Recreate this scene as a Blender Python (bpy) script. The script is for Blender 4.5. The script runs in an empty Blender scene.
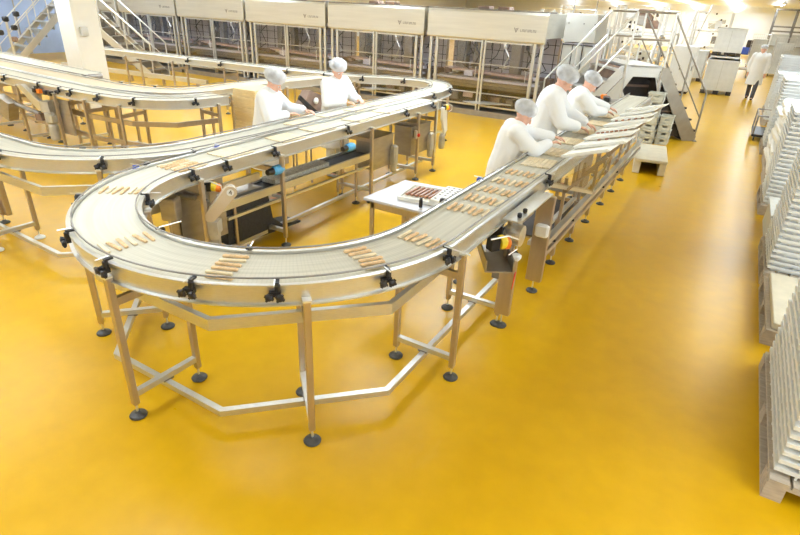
import bpy, bmesh, math, random
from mathutils import Vector, Matrix
sc = bpy.context.scene
COL = sc.collection
PI = math.pi
V3 = Vector

# ------------------------------------------------------------------ materials
def nodes_of(name):
    m = bpy.data.materials.new(name); m.use_nodes = True
    nt = m.node_tree; b = nt.nodes['Principled BSDF']
    return m, nt, b
def N(nt, typ, **kw):
    n = nt.nodes.new(typ)
    for k, v in kw.items(): setattr(n, k, v)
    return n
def noise(nt, scale, detail=3, coord='Object', stretch=None):
    tc = N(nt, 'ShaderNodeTexCoord'); mp = N(nt, 'ShaderNodeMapping')
    if stretch: mp.inputs['Scale'].default_value = stretch
    nt.links.new(tc.outputs[coord], mp.inputs['Vector'])
    no = N(nt, 'ShaderNodeTexNoise'); no.inputs['Scale'].default_value = scale; no.inputs['Detail'].default_value = detail
    nt.links.new(mp.outputs['Vector'], no.inputs['Vector'])
    return no
def ramp(nt, src, p0, c0, p1, c1):
    r = N(nt, 'ShaderNodeValToRGB'); e = r.color_ramp.elements
    e[0].position = p0; e[0].color = (*c0, 1); e[1].position = p1; e[1].color = (*c1, 1)
    nt.links.new(src, r.inputs['Fac']); return r
def mat(name, col, rough=.5, metal=0, var=.08, scale=14, bump=0, spec=.5, stretch=None, alpha=None):
    m, nt, b = nodes_of(name)
    no = noise(nt, scale, 3, 'Object', stretch)
    lo = tuple(max(0, c*(1-var)) for c in col); hi = tuple(min(1, c*(1+var)) for c in col)
    r = ramp(nt, no.outputs['Fac'], .3, lo, .7, hi)
    nt.links.new(r.outputs['Color'], b.inputs['Base Color'])
    b.inputs['Roughness'].default_value = rough; b.inputs['Metallic'].default_value = metal
    b.inputs['Specular IOR Level'].default_value = spec
    if bump:
        bp = N(nt, 'ShaderNodeBump'); bp.inputs['Strength'].default_value = bump; bp.inputs['Distance'].default_value = .01
        nt.links.new(no.outputs['Fac'], bp.inputs['Height']); nt.links.new(bp.outputs['Normal'], b.inputs['Normal'])
    if alpha is not None:
        b.inputs['Alpha'].default_value = alpha
    return m
M = {}
M['steel'] = mat('brushed_steel', (.66, .66, .64), .36, .85, .05, 30, stretch=(1, 1, 8))
M['steel_bright'] = mat('bright_steel', (.82, .83, .82), .3, .85, .04, 30)
M['steel_leg'] = mat('tube_steel', (.52, .45, .38), .36, .9, .07, 22, stretch=(1, 1, .2))
M['steel_panel'] = mat('panel_steel', (.38, .35, .31), .42, .8, .1, 6, stretch=(1, 1, 3))
M['hood'] = mat('hood_steel', (.64, .62, .56), .4, .55, .05, 3, stretch=(.4, 1, 6))
M['steel_dark'] = mat('dull_steel', (.26, .24, .22), .5, .6, .2, 7)
M['black'] = mat('black_plastic', (.016, .016, .02), .4, 0, .3, 30)
M['rubber'] = mat('black_rubber', (.025, .025, .028), .65, 0, .3, 40)
M['foot'] = mat('foot_plastic', (.045, .043, .04), .45, 0, .3, 40)
M['white'] = mat('white_paint', (.84, .85, .85), .45, 0, .02, 5)
M['white_wall'] = mat('wall_paint', (.84, .86, .88), .7, 0, .02, 2)
M['ceil'] = mat('ceiling_paint', (.84, .87, .90), .7, 0, .03, 2)
M['tray'] = mat('tray_plastic', (.76, .78, .78), .45, 0, .05, 6)
M['tray_grey'] = mat('grey_tray_plastic', (.62, .63, .60), .5, 0, .05, 6)
M['board'] = mat('white_board', (.88, .87, .81), .4, 0, .03, 9)
M['crate'] = mat('crate_plastic', (.55, .55, .47), .5, 0, .1, 14)
M['step'] = mat('beige_plastic', (.66, .60, .46), .5, 0, .06, 10)
M['wood'] = mat('pallet_wood', (.44, .37, .29), .75, 0, .18, 9, stretch=(1, 6, 6))
M['cardboard'] = mat('cardboard', (.72, .52, .27), .75, 0, .1, 8)
M['cardboard_edge'] = mat('cardboard_edges', (.84, .66, .36), .7, 0, .1, 30, stretch=(.3, .3, 8))
M['cloth'] = mat('coat_cotton', (.90, .92, .95), .8, 0, .02, 5, bump=.5)
M['trouser'] = mat('white_trouser', (.75, .75, .74), .8, 0, .04, 8)
M['dark_trouser'] = mat('dark_trouser', (.10, .10, .12), .8, 0, .1, 8)
M['shoe'] = mat('shoe_leather', (.5, .5, .5), .5, 0, .1, 8)
M['skin'] = mat('skin', (.74, .42, .30), .55, 0, .05, 12)
M['hair'] = mat('dark_hair', (.09, .06, .045), .7, 0, .3, 60)
M['wafer'] = mat('wafer_tan', (.72, .50, .28), .7, 0, .2, 40)
M['wafer_pale'] = mat('wafer_pale', (.76, .64, .44), .7, 0, .12, 30)
M['choc'] = mat('milk_chocolate', (.30, .12, .055), .4, 0, .2, 30)
M['red'] = mat('red_plastic', (.65, .03, .02), .35)
M['orange'] = mat('orange_plastic', (.85, .22, .02), .4)
M['yellow'] = mat('yellow_plastic', (.85, .65, .03), .4)
M['blue'] = mat('blue_plastic', (.03, .08, .45), .4)
M['sky'] = mat('light_blue_plastic', (.10, .42, .80), .4)
M['green'] = mat('green_plastic', (.03, .35, .13), .4)
M['stringer'] = mat('stringer_steel', (.36, .33, .28), .45, .7, .1, 5)
M['table'] = mat('table_sheet', (.52, .52, .56), .4, .2, .05, 5)
M['lilac'] = mat('lilac_panel', (.70, .67, .74), .45, 0, .08, 2)
M['pink'] = mat('dusty_rose_panel', (.62, .45, .40), .5, .2, .2, 3)
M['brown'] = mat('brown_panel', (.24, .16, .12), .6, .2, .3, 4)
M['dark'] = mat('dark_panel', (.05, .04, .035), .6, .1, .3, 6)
M['motor'] = mat('motor_paint', (.50, .48, .43), .45, .3, .1, 12)
M['guard'] = mat('guard_paint', (.62, .54, .42), .4, .3, .05, 10)
M['cabinet'] = mat('cabinet_paint', (.50, .49, .45), .45, .1, .03, 3)
M['bluewall'] = mat('pale_blue_panel', (.34, .44, .68), .5, 0, .06, 2)
M['mark'] = mat('grey_print', (.20, .18, .16), .6)

def mat_floor():
    m, nt, b = nodes_of('yellow_epoxy')
    n1 = noise(nt, .7, 4); n2 = noise(nt, 6, 5)
    r1 = ramp(nt, n1.outputs['Fac'], .25, (.58, .315, .002), .75, (.655, .37, .004))
    r2 = ramp(nt, n2.outputs['Fac'], .3, (.90, .90, .90), .75, (1, 1, 1))
    mx = N(nt, 'ShaderNodeMixRGB', blend_type='MULTIPLY'); mx.inputs['Fac'].default_value = 1
    nt.links.new(r1.outputs['Color'], mx.inputs['Color1']); nt.links.new(r2.outputs['Color'], mx.inputs['Color2'])
    # faint scuffs
    n3 = noise(nt, 2.2, 8, stretch=(1, .35, 1)); r3 = ramp(nt, n3.outputs['Fac'], .66, (0, 0, 0), .78, (.10, .10, .10))
    m2 = N(nt, 'ShaderNodeMixRGB', blend_type='MIX'); m2.inputs['Color2'].default_value = (.80, .62, .28, 1)
    nt.links.new(r3.outputs['Color'], m2.inputs['Fac']); nt.links.new(mx.outputs['Color'], m2.inputs['Color1'])
    nt.links.new(m2.outputs['Color'], b.inputs['Base Color'])
    rr = N(nt, 'ShaderNodeMapRange'); rr.inputs['To Min'].default_value = .24; rr.inputs['To Max'].default_value = .38
    nt.links.new(n2.outputs['Fac'], rr.inputs['Value']); nt.links.new(rr.outputs['Result'], b.inputs['Roughness'])
    bp = N(nt, 'ShaderNodeBump'); bp.inputs['Strength'].default_value = .12; bp.inputs['Distance'].default_value = .01
    nt.links.new(n1.outputs['Fac'], bp.inputs['Height']); nt.links.new(bp.outputs['Normal'], b.inputs['Normal'])
    b.inputs['Specular IOR Level'].default_value = .26
    return m
M['floor'] = mat_floor()

def mat_belt(name, c0, c1, dark=.93):
    m, nt, b = nodes_of(name)
    uv = N(nt, 'ShaderNodeUVMap')
    mp = N(nt, 'ShaderNodeMapping'); mp.inputs['Scale'].default_value = (.9, 34, 1)
    nt.links.new(uv.outputs['UV'], mp.inputs['Vector'])
    no = N(nt, 'ShaderNodeTexNoise'); no.inputs['Scale'].default_value = 1; no.inputs['Detail'].default_value = 4
    nt.links.new(mp.outputs['Vector'], no.inputs['Vector'])
    r = ramp(nt, no.outputs['Fac'], .3, c0, .72, c1)
    wv = N(nt, 'ShaderNodeTexWave'); wv.inputs['Scale'].default_value = 14; wv.inputs['Distortion'].default_value = 0
    nt.links.new(uv.outputs['UV'], wv.inputs['Vector'])
    r2 = ramp(nt, wv.outputs['Fac'], .0, (dark, dark, dark), .35, (1, 1, 1))
    mx = N(nt, 'ShaderNodeMixRGB', blend_type='MULTIPLY'); mx.inputs['Fac'].default_value = 1
    nt.links.new(r.outputs['Color'], mx.inputs['Color1']); nt.links.new(r2.outputs['Color'], mx.inputs['Color2'])
    nt.links.new(mx.outputs['Color'], b.inputs['Base Color']); b.inputs['Roughness'].default_value = .75; b.inputs['Specular IOR Level'].default_value = .25
    return m
M['belt'] = mat_belt('cream_chain_belt', (.48, .455, .375), (.62, .59, .50))
M['belt_tan'] = mat_belt('tan_chain_belt', (.50, .39, .26), (.63, .53, .39))

def mat_clear(name, tint, gl=.12):
    m = bpy.data.materials.new(name); m.use_nodes = True; nt = m.node_tree; nt.nodes.clear()
    o = N(nt, 'ShaderNodeOutputMaterial'); t = N(nt, 'ShaderNodeBsdfTransparent'); g = N(nt, 'ShaderNodeBsdfGlossy')
    t.inputs['Color'].default_value = (*tint, 1); g.inputs['Roughness'].default_value = .12
    mx = N(nt, 'ShaderNodeMixShader'); mx.inputs['Fac'].default_value = gl
    nt.links.new(t.outputs[0], mx.inputs[1]); nt.links.new(g.outputs[0], mx.inputs[2]); nt.links.new(mx.outputs[0], o.inputs[0])
    return m
M['clear'] = mat_clear('clear_polycarbonate', (.93, .92, .88))
M['doorpane'] = mat_clear('machine_door_pane', (.92, .91, .90), .08)
def mat_net():
    m = bpy.data.materials.new('hair_net'); m.use_nodes = True; nt = m.node_tree
    b = nt.nodes['Principled BSDF']; b.inputs['Base Color'].default_value = (.86, .89, .95, 1); b.inputs['Roughness'].default_value = .7
    no = noise(nt, 14, 3); r = ramp(nt, no.outputs['Fac'], .3, (.45, .45, .45), .7, (.68, .68, .68))
    nt.links.new(r.outputs['Color'], b.inputs['Alpha'])
    return m
M['net'] = mat_net()
M['netrim'] = mat('net_elastic', (.75, .79, .82), .7)
def mat_emit(name, col, s):
    m, nt, b = nodes_of(name)
    no = noise(nt, 2); r = ramp(nt, no.outputs['Fac'], 0, tuple(c*.97 for c in col), 1, col)
    nt.links.new(r.outputs['Color'], b.inputs['Emission Color']); b.inputs['Emission Strength'].default_value = s
    b.inputs['Base Color'].default_value = (*col, 1)
    return m
M['tube'] = mat_emit('fluorescent_tube', (1, .97, .90), 9)

# ------------------------------------------------------------------ geometry helpers
def wloc(o):
    p = V3((0, 0, 0))
    while o is not None:
        p += o.location; o = o.parent
    return p
class MB:
    def __init__(s): s.v = []; s.f = []; s.m = []; s.uv = {}
    def add(s, vs, fs, mi=0):
        b = len(s.v); s.v += [tuple(v) for v in vs]
        for f in fs: s.f.append(tuple(b+i for i in f)); s.m.append(mi)
        return s
    def box(s, c, d, rz=0, mi=0, rx=0, ry=0):
        R = Matrix.Rotation(rz, 3, 'Z') @ Matrix.Rotation(ry, 3, 'Y') @ Matrix.Rotation(rx, 3, 'X')
        c = V3(c); vs = []
        for z in (-1, 1):
            for x, y in ((-1, -1), (1, -1), (1, 1), (-1, 1)):
                vs.append(c + R @ V3((x*d[0]/2, y*d[1]/2, z*d[2]/2)))
        return s.add(vs, [(3, 2, 1, 0), (4, 5, 6, 7), (0, 1, 5, 4), (1, 2, 6, 5), (2, 3, 7, 6), (3, 0, 4, 7)], mi)
    def bb(s, x0, x1, y0, y1, z0, z1, mi=0):
        return s.box(((x0+x1)/2, (y0+y1)/2, (z0+z1)/2), (abs(x1-x0), abs(y1-y0), abs(z1-z0)), 0, mi)
    def bevbox(s, c, d, b=.006, rz=0, mi=0):      # box with chamfered vertical and top edges
        R = Matrix.Rotation(rz, 3, 'Z'); c = V3(c)
        x, y, z = d[0]/2, d[1]/2, d[2]/2
        def ring(k, zz):
            q = [(-x+k, -y), (x-k, -y), (x, -y+k), (x, y-k), (x-k, y), (-x+k, y), (-x, y-k), (-x, -y+k)]
            return [c + R @ V3((a, e, zz)) for a, e in q]
        def ring2(k, zz):
            q = [(-x+2*k, -y+k), (x-2*k, -y+k), (x-k, -y+2*k), (x-k, y-2*k), (x-2*k, y-k), (-x+2*k, y-k), (-x+k, y-2*k), (-x+k, -y+2*k)]
            return [c + R @ V3((a, e, zz)) for a, e in q]
        L = [ring2(b, -z), ring(b, -z+b), ring(b, z-b), ring2(b, z)]
        vs = sum(L, []); fs = [tuple(reversed(range(8))), tuple(range(24, 32))]
        for k in range(3):
            for i in range(8):
                j = (i+1) % 8; fs.append((k*8+i, k*8+j, k*8+8+j, k*8+8+i))
        return s.add(vs, fs, mi)
    def beam(s, p0, p1, w=.04, h=.04, mi=0, up=(0, 0, 1), ext=0):
        p0, p1 = V3(p0), V3(p1); d = (p1-p0).normalized(); p0 = p0-d*ext; p1 = p1+d*ext
        up = V3(up)
        if abs(d.dot(up)) > .98: up = V3((0, 1, 0))
        a = d.cross(up).normalized(); b = a.cross(d)
        vs = [p + a*x*w/2 + b*y*h/2 for p in (p0, p1) for x, y in ((-1, -1), (1, -1), (1, 1), (-1, 1))]
        return s.add(vs, [(0, 1, 2, 3), (7, 6, 5, 4), (0, 4, 5, 1), (1, 5, 6, 2), (2, 6, 7, 3), (3, 7, 4, 0)], mi)
    def tube(s, pts, r=.01, n=8, mi=0, caps=True):
        pts = [V3(p) for p in pts]; rs = r if isinstance(r, (list, tuple)) else [r]*len(pts)
        rings = []; pa = None
        for i, p in enumerate(pts):
            d = ((pts[i+1] if i+1 < len(pts) else p) - (pts[i-1] if i else p)).normalized()
            if pa is None:
                up = V3((0, 0, 1)) if abs(d.z) < .9 else V3((1, 0, 0)); pa = d.cross(up).normalized()
            else:
                pa = (pa - d*pa.dot(d)).normalized()
            b = d.cross(pa)
            rings.append([p + (pa*math.cos(t*2*PI/n) + b*math.sin(t*2*PI/n))*rs[i] for t in range(n)])
        fs = []
        for i in range(len(pts)-1):
            for t in range(n):
                u = (t+1) % n; fs.append((i*n+t, i*n+u, (i+1)*n+u, (i+1)*n+t))
        if caps: fs += [tuple(reversed(range(n))), tuple(range((len(pts)-1)*n, len(pts)*n))]
        return s.add(sum(rings, []), fs, mi)
    def lathe(s, c, prof, n=14, mi=0, axis='Z'):
        vs = []; c = V3(c)
        for r, z in prof:
            for t in range(n):
                a = t*2*PI/n; q = (r*math.cos(a), r*math.sin(a), z)
                if axis == 'X': q = (q[2], q[0], q[1])
                if axis == 'Y': q = (q[1], q[2], q[0])
                vs.append(c+V3(q))
        k = len(prof); fs = [tuple(reversed(range(n))), tuple(range((k-1)*n, k*n))]
        for i in range(k-1):
            for t in range(n):
                u = (t+1) % n; fs.append((i*n+t, i*n+u, (i+1)*n+u, (i+1)*n+t))
        return s.add(vs, fs, mi)
    def prism(s, poly, off, mi=0):            # poly: 3D points, off: extrusion vector
        n = len(poly); off = V3(off); p = [V3(q) for q in poly]
        vs = p + [q+off for q in p]; fs = [tuple(reversed(range(n))), tuple(range(n, 2*n))]
        for i in range(n):
            j = (i+1) % n; fs.append((i, j, n+j, n+i))
        return s.add(vs, fs, mi)
    def sweep(s, path, sec, mi=0, z0=0, uv=False):   # path of 2D pts, closed section of (lateral right +, z)
        nr = normals(path); k = len(sec); vs = []; zs = z0 if isinstance(z0, (list, tuple)) else [z0]*len(path)
        for p, n, zz in zip(path, nr, zs):
            for a, z in sec: vs.append(V3((p[0]+n[0]*a, p[1]+n[1]*a, z+zz)))
        fs = [tuple(reversed(range(k))), tuple(range((len(path)-1)*k, len(path)*k))]
        for i in range(len(path)-1):
            for t in range(k):
                u = (t+1) % k; fs.append((i*k+t, i*k+u, (i+1)*k+u, (i+1)*k+t))
        base = len(s.v)
        s.add(vs, fs, mi)
        if uv:
            L = 0
            for i, p in enumerate(path):
                if i: L += math.hypot(p[0]-path[i-1][0], p[1]-path[i-1][1])
                for t in range(k): s.uv[base+i*k+t] = (L, sec[t][0])
        return s
    def build(s, name, mats, parent=None, smooth=False, bevel=0):
        off = wloc(parent) if parent else V3((0, 0, 0))
        me = bpy.data.meshes.new(name)
        me.from_pydata([tuple(V3(v)-off) for v in s.v], [], s.f)
        if not isinstance(mats, (list, tuple)): mats = [mats]
        for m in mats: me.materials.append(M[m] if isinstance(m, str) else m)
        for p, mi in zip(me.polygons, s.m): p.material_index = mi; p.use_smooth = smooth
        if s.uv:
            ul = me.uv_layers.new(name='UVMap')
            for l in me.loops: ul.data[l.index].uv = s.uv.get(l.vertex_index, (0, 0))
        bm = bmesh.new(); bm.from_mesh(me); bmesh.ops.recalc_face_normals(bm, faces=bm.faces); bm.to_mesh(me); bm.free()
        me.update()
        o = bpy.data.objects.new(name, me); COL.objects.link(o)
        if parent: o.parent = parent
        if smooth and hasattr(me, 'set_sharp_from_angle'): me.set_sharp_from_angle(angle=math.radians(40))
        if bevel:
            md = o.modifiers.new('bevel', 'BEVEL'); md.width = bevel; md.segments = 2; md.limit_method = 'ANGLE'
        return o
def normals(path):
    out = []
    for i, p in enumerate(path):
        a = path[max(0, i-1)]; b = path[min(len(path)-1, i+1)]
        dx, dy = b[0]-a[0], b[1]-a[1]; L = math.hypot(dx, dy) or 1
        n = (dy/L, -dx/L)
        if 0 < i < len(path)-1:   # mitre
            d0 = (p[0]-a[0], p[1]-a[1]); l0 = math.hypot(*d0) or 1; n0 = (d0[1]/l0, -d0[0]/l0)
            c = max(.5, n[0]*n0[0]+n[1]*n0[1]); n = (n[0]/c, n[1]/c)
        out.append(n)
    return out
def smooth_path(pts, n=10):      # Catmull-Rom
    P = [pts[0]]+list(pts)+[pts[-1]]; out = []
    for i in range(1, len(P)-2):
        p0, p1, p2, p3 = P[i-1:i+3]
        for k in range(n):
            t = k/n
            out.append(tuple(.5*((2*b)+(-a+c)*t+(2*a-5*b+4*c-d)*t*t+(-a+3*b-3*c+d)*t**3) for a, b, c, d in zip(p0, p1, p2, p3)))
    out.append(tuple(pts[-1])); return out
def resample(path, step):
    out = [path[0]]; acc = 0
    for a, b in zip(path, path[1:]):
        L = math.hypot(b[0]-a[0], b[1]-a[1]); t = step-acc
        while t <= L:
            out.append((a[0]+(b[0]-a[0])*t/L, a[1]+(b[1]-a[1])*t/L)); t += step
        acc = (acc+L) % step
    if math.hypot(out[-1][0]-path[-1][0], out[-1][1]-path[-1][1]) > step*.3: out.append(path[-1])
    return out
def at_path(path, s):
    for a, b in zip(path, path[1:]):
        L = math.hypot(b[0]-a[0], b[1]-a[1])
        if s <= L: t = s/L; return V3((a[0]+(b[0]-a[0])*t, a[1]+(b[1]-a[1])*t, 0)), V3((b[0]-a[0], b[1]-a[1], 0)).normalized()
        s -= L
    return V3((*path[-1], 0)), V3((b[0]-a[0], b[1]-a[1], 0)).normalized()
def nearest_s(path, q):
    best = (9e9, 0); s = 0
    for a, b in zip(path, path[1:]):
        dx, dy = b[0]-a[0], b[1]-a[1]; L = math.hypot(dx, dy)
        t = max(0, min(1, ((q[0]-a[0])*dx+(q[1]-a[1])*dy)/(L*L)))
        d = math.hypot(a[0]+dx*t-q[0], a[1]+dy*t-q[1])
        if d < best[0]: best = (d, s+L*t)
        s += L
    return best[1]
def tag(o, label=None, cat=None, group=None, kind=None):
    if label: o['label'] = label
    if cat: o['category'] = cat
    if group: o['group'] = group
    if kind: o['kind'] = kind
    return o
def thing(name, label, cat, loc=(0, 0, 0), rz=0, group=None):
    o = bpy.data.objects.new(name, None); COL.objects.link(o); o.location = loc; o.rotation_euler = (0, 0, rz)
    return tag(o, label, cat, group)
def kids(o): return [c for c in bpy.data.objects if c.parent == o]
def dup(o, loc=None, rz=None, label=None, group=None, parent=None, tree=None):
    c = o.copy(); COL.objects.link(c)
    if loc is not None: c.location = loc
    if rz is not None: c.rotation_euler = (0, 0, rz)
    if label: c['label'] = label
    if group: c['group'] = group
    for ch in (tree[o] if tree else kids(o)):
        d = ch.copy(); COL.objects.link(d); d.parent = c
        for g in (tree.get(ch, []) if tree else kids(ch)):
            e = g.copy(); COL.objects.link(e); e.parent = d
    return c
def ordn(k): return ['first', 'second', 'third', 'fourth', 'fifth', 'sixth', 'seventh', 'eighth', 'ninth', 'tenth', 'eleventh', 'twelfth', 'thirteenth', 'fourteenth', 'fifteenth', 'sixteenth', 'seventeenth', 'eighteenth', 'nineteenth', 'twentieth', 'twenty-first', 'twenty-second', 'twenty-third', 'twenty-fourth', 'twenty-fifth', 'twenty-sixth', 'twenty-seventh', 'twenty-eighth', 'twenty-ninth', 'thirtieth', 'thirty-first', 'thirty-second', 'thirty-third', 'thirty-fourth', 'thirty-fifth', 'thirty-sixth'][k]

# ------------------------------------------------------------------ camera
H = 2.45; F = 533.0; PIT = .4602; ROL = .0475; YAW = math.radians(30)
fw = V3((0, math.cos(PIT), -math.sin(PIT))); rt = V3((1, 0, 0)); up = rt.cross(fw)
r2 = math.cos(ROL)*rt + math.sin(ROL)*up; u2 = -math.sin(ROL)*rt + math.cos(ROL)*up
Rz = Matrix.Rotation(YAW, 3, 'Z'); r2 = Rz @ r2; u2 = Rz @ u2; fw = Rz @ fw
cam = bpy.data.cameras.new('camera'); co = bpy.data.objects.new('camera', cam); COL.objects.link(co)
mw = Matrix(((r2.x, u2.x, -fw.x, 0), (r2.y, u2.y, -fw.y, 0), (r2.z, u2.z, -fw.z, H), (0, 0, 0, 1)))
co.matrix_world = mw; cam.sensor_width = 36; cam.lens = F/800*36; cam.clip_start = .05; cam.clip_end = 200
sc.camera = co

# ------------------------------------------------------------------ room shell
X0, X1, Y0, Y1, ZC = -26, 4.2, -3.5, 56, 3.4
def struct(name, mb, m): o = mb.build(name, m); o['kind'] = 'structure'; return o
struct('floor', MB().bb(X0, X1, Y0, Y1, -.1, 0), 'floor')
struct('ceiling', MB().bb(X0, X1, Y0, Y1, ZC, ZC+.1), 'ceil')
struct('wall_back', MB().bb(X0, X1, Y1, Y1+.1, 0, ZC), 'white_wall')
struct('wall_right', MB().bb(X1, X1+.1, Y0, Y1, 0, ZC), 'white_wall')
struct('wall_left', MB().bb(X0-.1, X0, Y0, Y1, 0, ZC), 'white_wall')
struct('wall_front', MB().bb(X0, X1, Y0-.1, Y0, 0, ZC), 'white_wall')

# ------------------------------------------------------------------ conveyors
ZB = 1.08
def foot_mb(x, y, h=.10):
    a = MB().tube([(x, y, .028), (x, y, h+.01)], .008, 8)
    b = MB().lathe((x, y, 0), [(.052, 0), (.055, .008), (.048, .018), (.02, .03), (.014, .038)], 18)
    return a, b
def leg(parent, x, y, top, rz=0, sx=.040, sy=.040, lm='steel_leg', foot='foot', h=.10, r=None):
    m = MB().bevbox((x, y, (h+top)/2), (sx, sy, top-h), .004, rz)
    m.box((x, y, h+.004), (sx*.8, sy*.8, .02), rz)
    o = m.build('leg', lm, parent)
    a, b = foot_mb(x, y, h); a.build('foot_screw', 'steel_bright', o); b.build('foot', foot, o)
    return o
def clamp(parent, p, n, w, style=0, base='black', reach=.13):
    # p centre of path, n outward unit, w half width
    e = p + n*(w+.038); a = math.atan2(n.y, n.x); t = V3((-n.y, n.x, 0))
    m = MB().box(e+V3((0, 0, 1.055)), (.028, .060, .028), a)
    m.lathe(e+t*.014+V3((0, 0, 1.065)), [(.013, 0), (.016, .01), (.016, .042), (.010, .048)], 10)
    m.box(e+t*.014+V3((0, 0, 1.115))-n*.02, (.05, .020, .012), a)
    m.tube([e-t*.026+V3((0, 0, 1.055)), e-t*.026+n*.030+V3((0, 0, 1.05))], .011, 8)
    o = m.build('guide_clamp', base, parent)
    R = Matrix.Rotation(a, 3, 'Z')
    for s_, zz in ((-.030, 1.046), (.026, 1.040)):
        k = MB().lathe((0, 0, 0), [(.006, .012), (.020, .016), (.023, .026), (.018, .036), (.008, .040)], 9, axis='X')
        k.v = [tuple(R @ V3(v) + e + t*s_ + V3((0, 0, zz))) for v in k.v]
        for r_ in (-.5, .9): k.box(e+n*.028+t*s_+V3((0, 0, zz)), (.013, .052, .012), a, 0, rx=r_)
        k.build('knob', base, o)
    MB().tube([e-n*.03+V3((0, 0, 1.124)), e+n*reach+V3((0, 0, 1.124))], .0045, 8).build('rod', 'steel_bright', o)
    return o
def track(name, label, path, w=.40, belt='belt', frames=(), clamps=(), group=None, rails=(1, 1), ends=(1, 1), leg_opts=None, low=True, cat='conveyor', beams=None):
    c = V3((*path[0], 0)); T = thing(name, label, cat, c, 0, group)
    h = w/2
    MB().sweep(path, [(-h+.004, 1.045), (h-.004, 1.045), (h-.004, ZB), (-h+.004, ZB)], uv=True).build('belt', belt, T)
    MB().sweep(path, [(-h, .985), (h, .985), (h, 1.0), (-h, 1.0)]).build('bed_plate', 'steel_dark', T)
    for s in (1, -1):
        sec = [(h, .972), (h+.034, .972), (h+.034, .980), (h+.013, .983), (h+.013, 1.083), (h+.028, 1.086), (h+.028, 1.098), (h, 1.098)]
        sec = [(s*a, z) for a, z in sec]
        MB().sweep(path, sec).build('side_wall', 'steel', T)
        if rails[0 if s > 0 else 1]:
            nr = normals(path)
            MB().tube([(p[0]+n[0]*s*(h-.008), p[1]+n[1]*s*(h-.008), 1.125) for p, n in zip(path, nr)], .0055, 6).build('guide_rail', 'steel_dark', T)
    for s, e in zip((0, 1), ends):
        if e:
            q, d = at_path(path, 0 if s == 0 else 1e9); a = math.atan2(d.y, d.x); sg = -1 if s == 0 else 1
            mb = MB(); m2 = MB().lathe((0, 0, 0), [(.045, -h), (.045, h)], 16, axis='Y'); R = Matrix.Rotation(a, 3, 'Z')
            m2.v = [tuple(R @ V3(v) + q + V3((0, 0, 1.033))) for v in m2.v]
            m2.build('end_roller', 'steel_dark', T)
    for f in frames:
        s = f if isinstance(f, (int, float)) else f[0]
        q, d = at_path(path, s); n = V3((d.y, -d.x, 0)); a = math.atan2(n.y, n.x)
        foot = 'foot' if isinstance(f, (int, float)) else f[1]
        for sg in (1, -1):
            e = q+n*sg*(h+.036); leg(T, e.x, e.y, 1.005, a, foot=foot)
            MB().box(e+V3((0, 0, 1.008))+n*sg*.004, (.05, .05, .012), a).build('leg_cap', 'steel_bright', T)
        MB().beam(q-n*(h+.02)+V3((0, 0, .175)), q+n*(h+.02)+V3((0, 0, .175)), .04, .04).build('cross_bar', 'steel', T)
        MB().beam(q-n*(h+.02)+V3((0, 0, .84)), q+n*(h+.02)+V3((0, 0, .84)), .03, .05).build('cross_bar', 'steel_leg', T)
        if low: MB().box(q+V3((0, 0, .150)), (.07, .05, .012), a).build('bolt_plate', 'steel_dark', T)
    for cl in clamps:
        s, side = cl[0], cl[1]; base = cl[2] if len(cl) > 2 else 'black'; reach = cl[3] if len(cl) > 3 else .045
        q, d = at_path(path, s); n = V3((d.y, -d.x, 0))*side; clamp(T, q, n, h, 0, base, reach)
    if beams:
        for pts, z, ww, hh, m in beams:
            mb = MB(); nn = [V3((x, y, z)) for x, y in pts]
            mb.sweep([(x, y) for x, y in pts], [(-ww/2, z-hh/2), (ww/2, z-hh/2), (ww/2, z+hh/2), (-ww/2, z+hh/2)]).build('long_beam', m, T)
    return T

# A: belt that comes down the long straight, round the front bend and along the packing side
CX, CY, RR = -2.72, 2.943, 1.257
def arc(cx, cy, r, a0, a1, n=40): return [(cx+r*math.cos(math.radians(a0+(a1-a0)*i/n)), cy+r*math.sin(math.radians(a0+(a1-a0)*i/n))) for i in range(n+1)]
xl = lambda y: CX-RR-.0325*(y-CY)
PA = [(xl(y), y) for y in (7.85, 7, 6, 5, 4, 3.3)] + arc(CX, CY, RR, 180, 360, 48) + [(CX+RR, y) for y in (3.5, 5, 7, 9, 11.2)]
sA = lambda x, y: nearest_s(PA, (x, y))
def sang(a): return sA(CX+RR*math.cos(math.radians(a)), CY+RR*math.sin(math.radians(a)))
frA = [sang(a) for a in (225, 270, 315, 360)] + [sA(-1.46, 3.83)] + [sA(-4, y) for y in (7.65, 7.05, 5.75, 4.0, 2.95)]
clA = [(sang(221), 1), (sang(248), 1), (sang(270), 1), (sang(292), 1), (sang(309), 1), (sang(333), 1), (sang(352), 1, 'black', .16), (sang(186), 1, 'black', .2),
       (sang(184), -1, 'black', .1), (sang(300), -1), (sang(262), -1, 'black', .12), (sang(222), -1, 'black', .1), (sA(-1.46, 4.75), 1, 'black'), (sA(-1.46, 3.55), -1), (sA(-1.46, 4.25), -1, 'blue'),
       (sA(-4, 3.25), -1), (sA(-4, 3.9), -1), (sA(-4, 5.2), -1), (sA(-4, 6.65), -1), (sA(-4, 7.5), -1), (sA(-4, 3.6), 1, 'blue', .05), (sA(-4, 2.7), 1, 'blue', .05)]
vtx = [(CX+1.375*math.cos(math.radians(a)), CY+1.375*math.sin(math.radians(a))) for a in (202.5, 247.5, 292.5, 337.5)]
lowA = [(xl(7.7), 7.7), (xl(4), 4.0), (xl(3.3), 3.3)] + vtx + [(CX+RR, 3.5), (CX+RR, 4.6)]
upA = [(xl(3.9), 3.9), (xl(3.3), 3.3)] + vtx + [(CX+RR, 3.5), (CX+RR, 4.0)]
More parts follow.
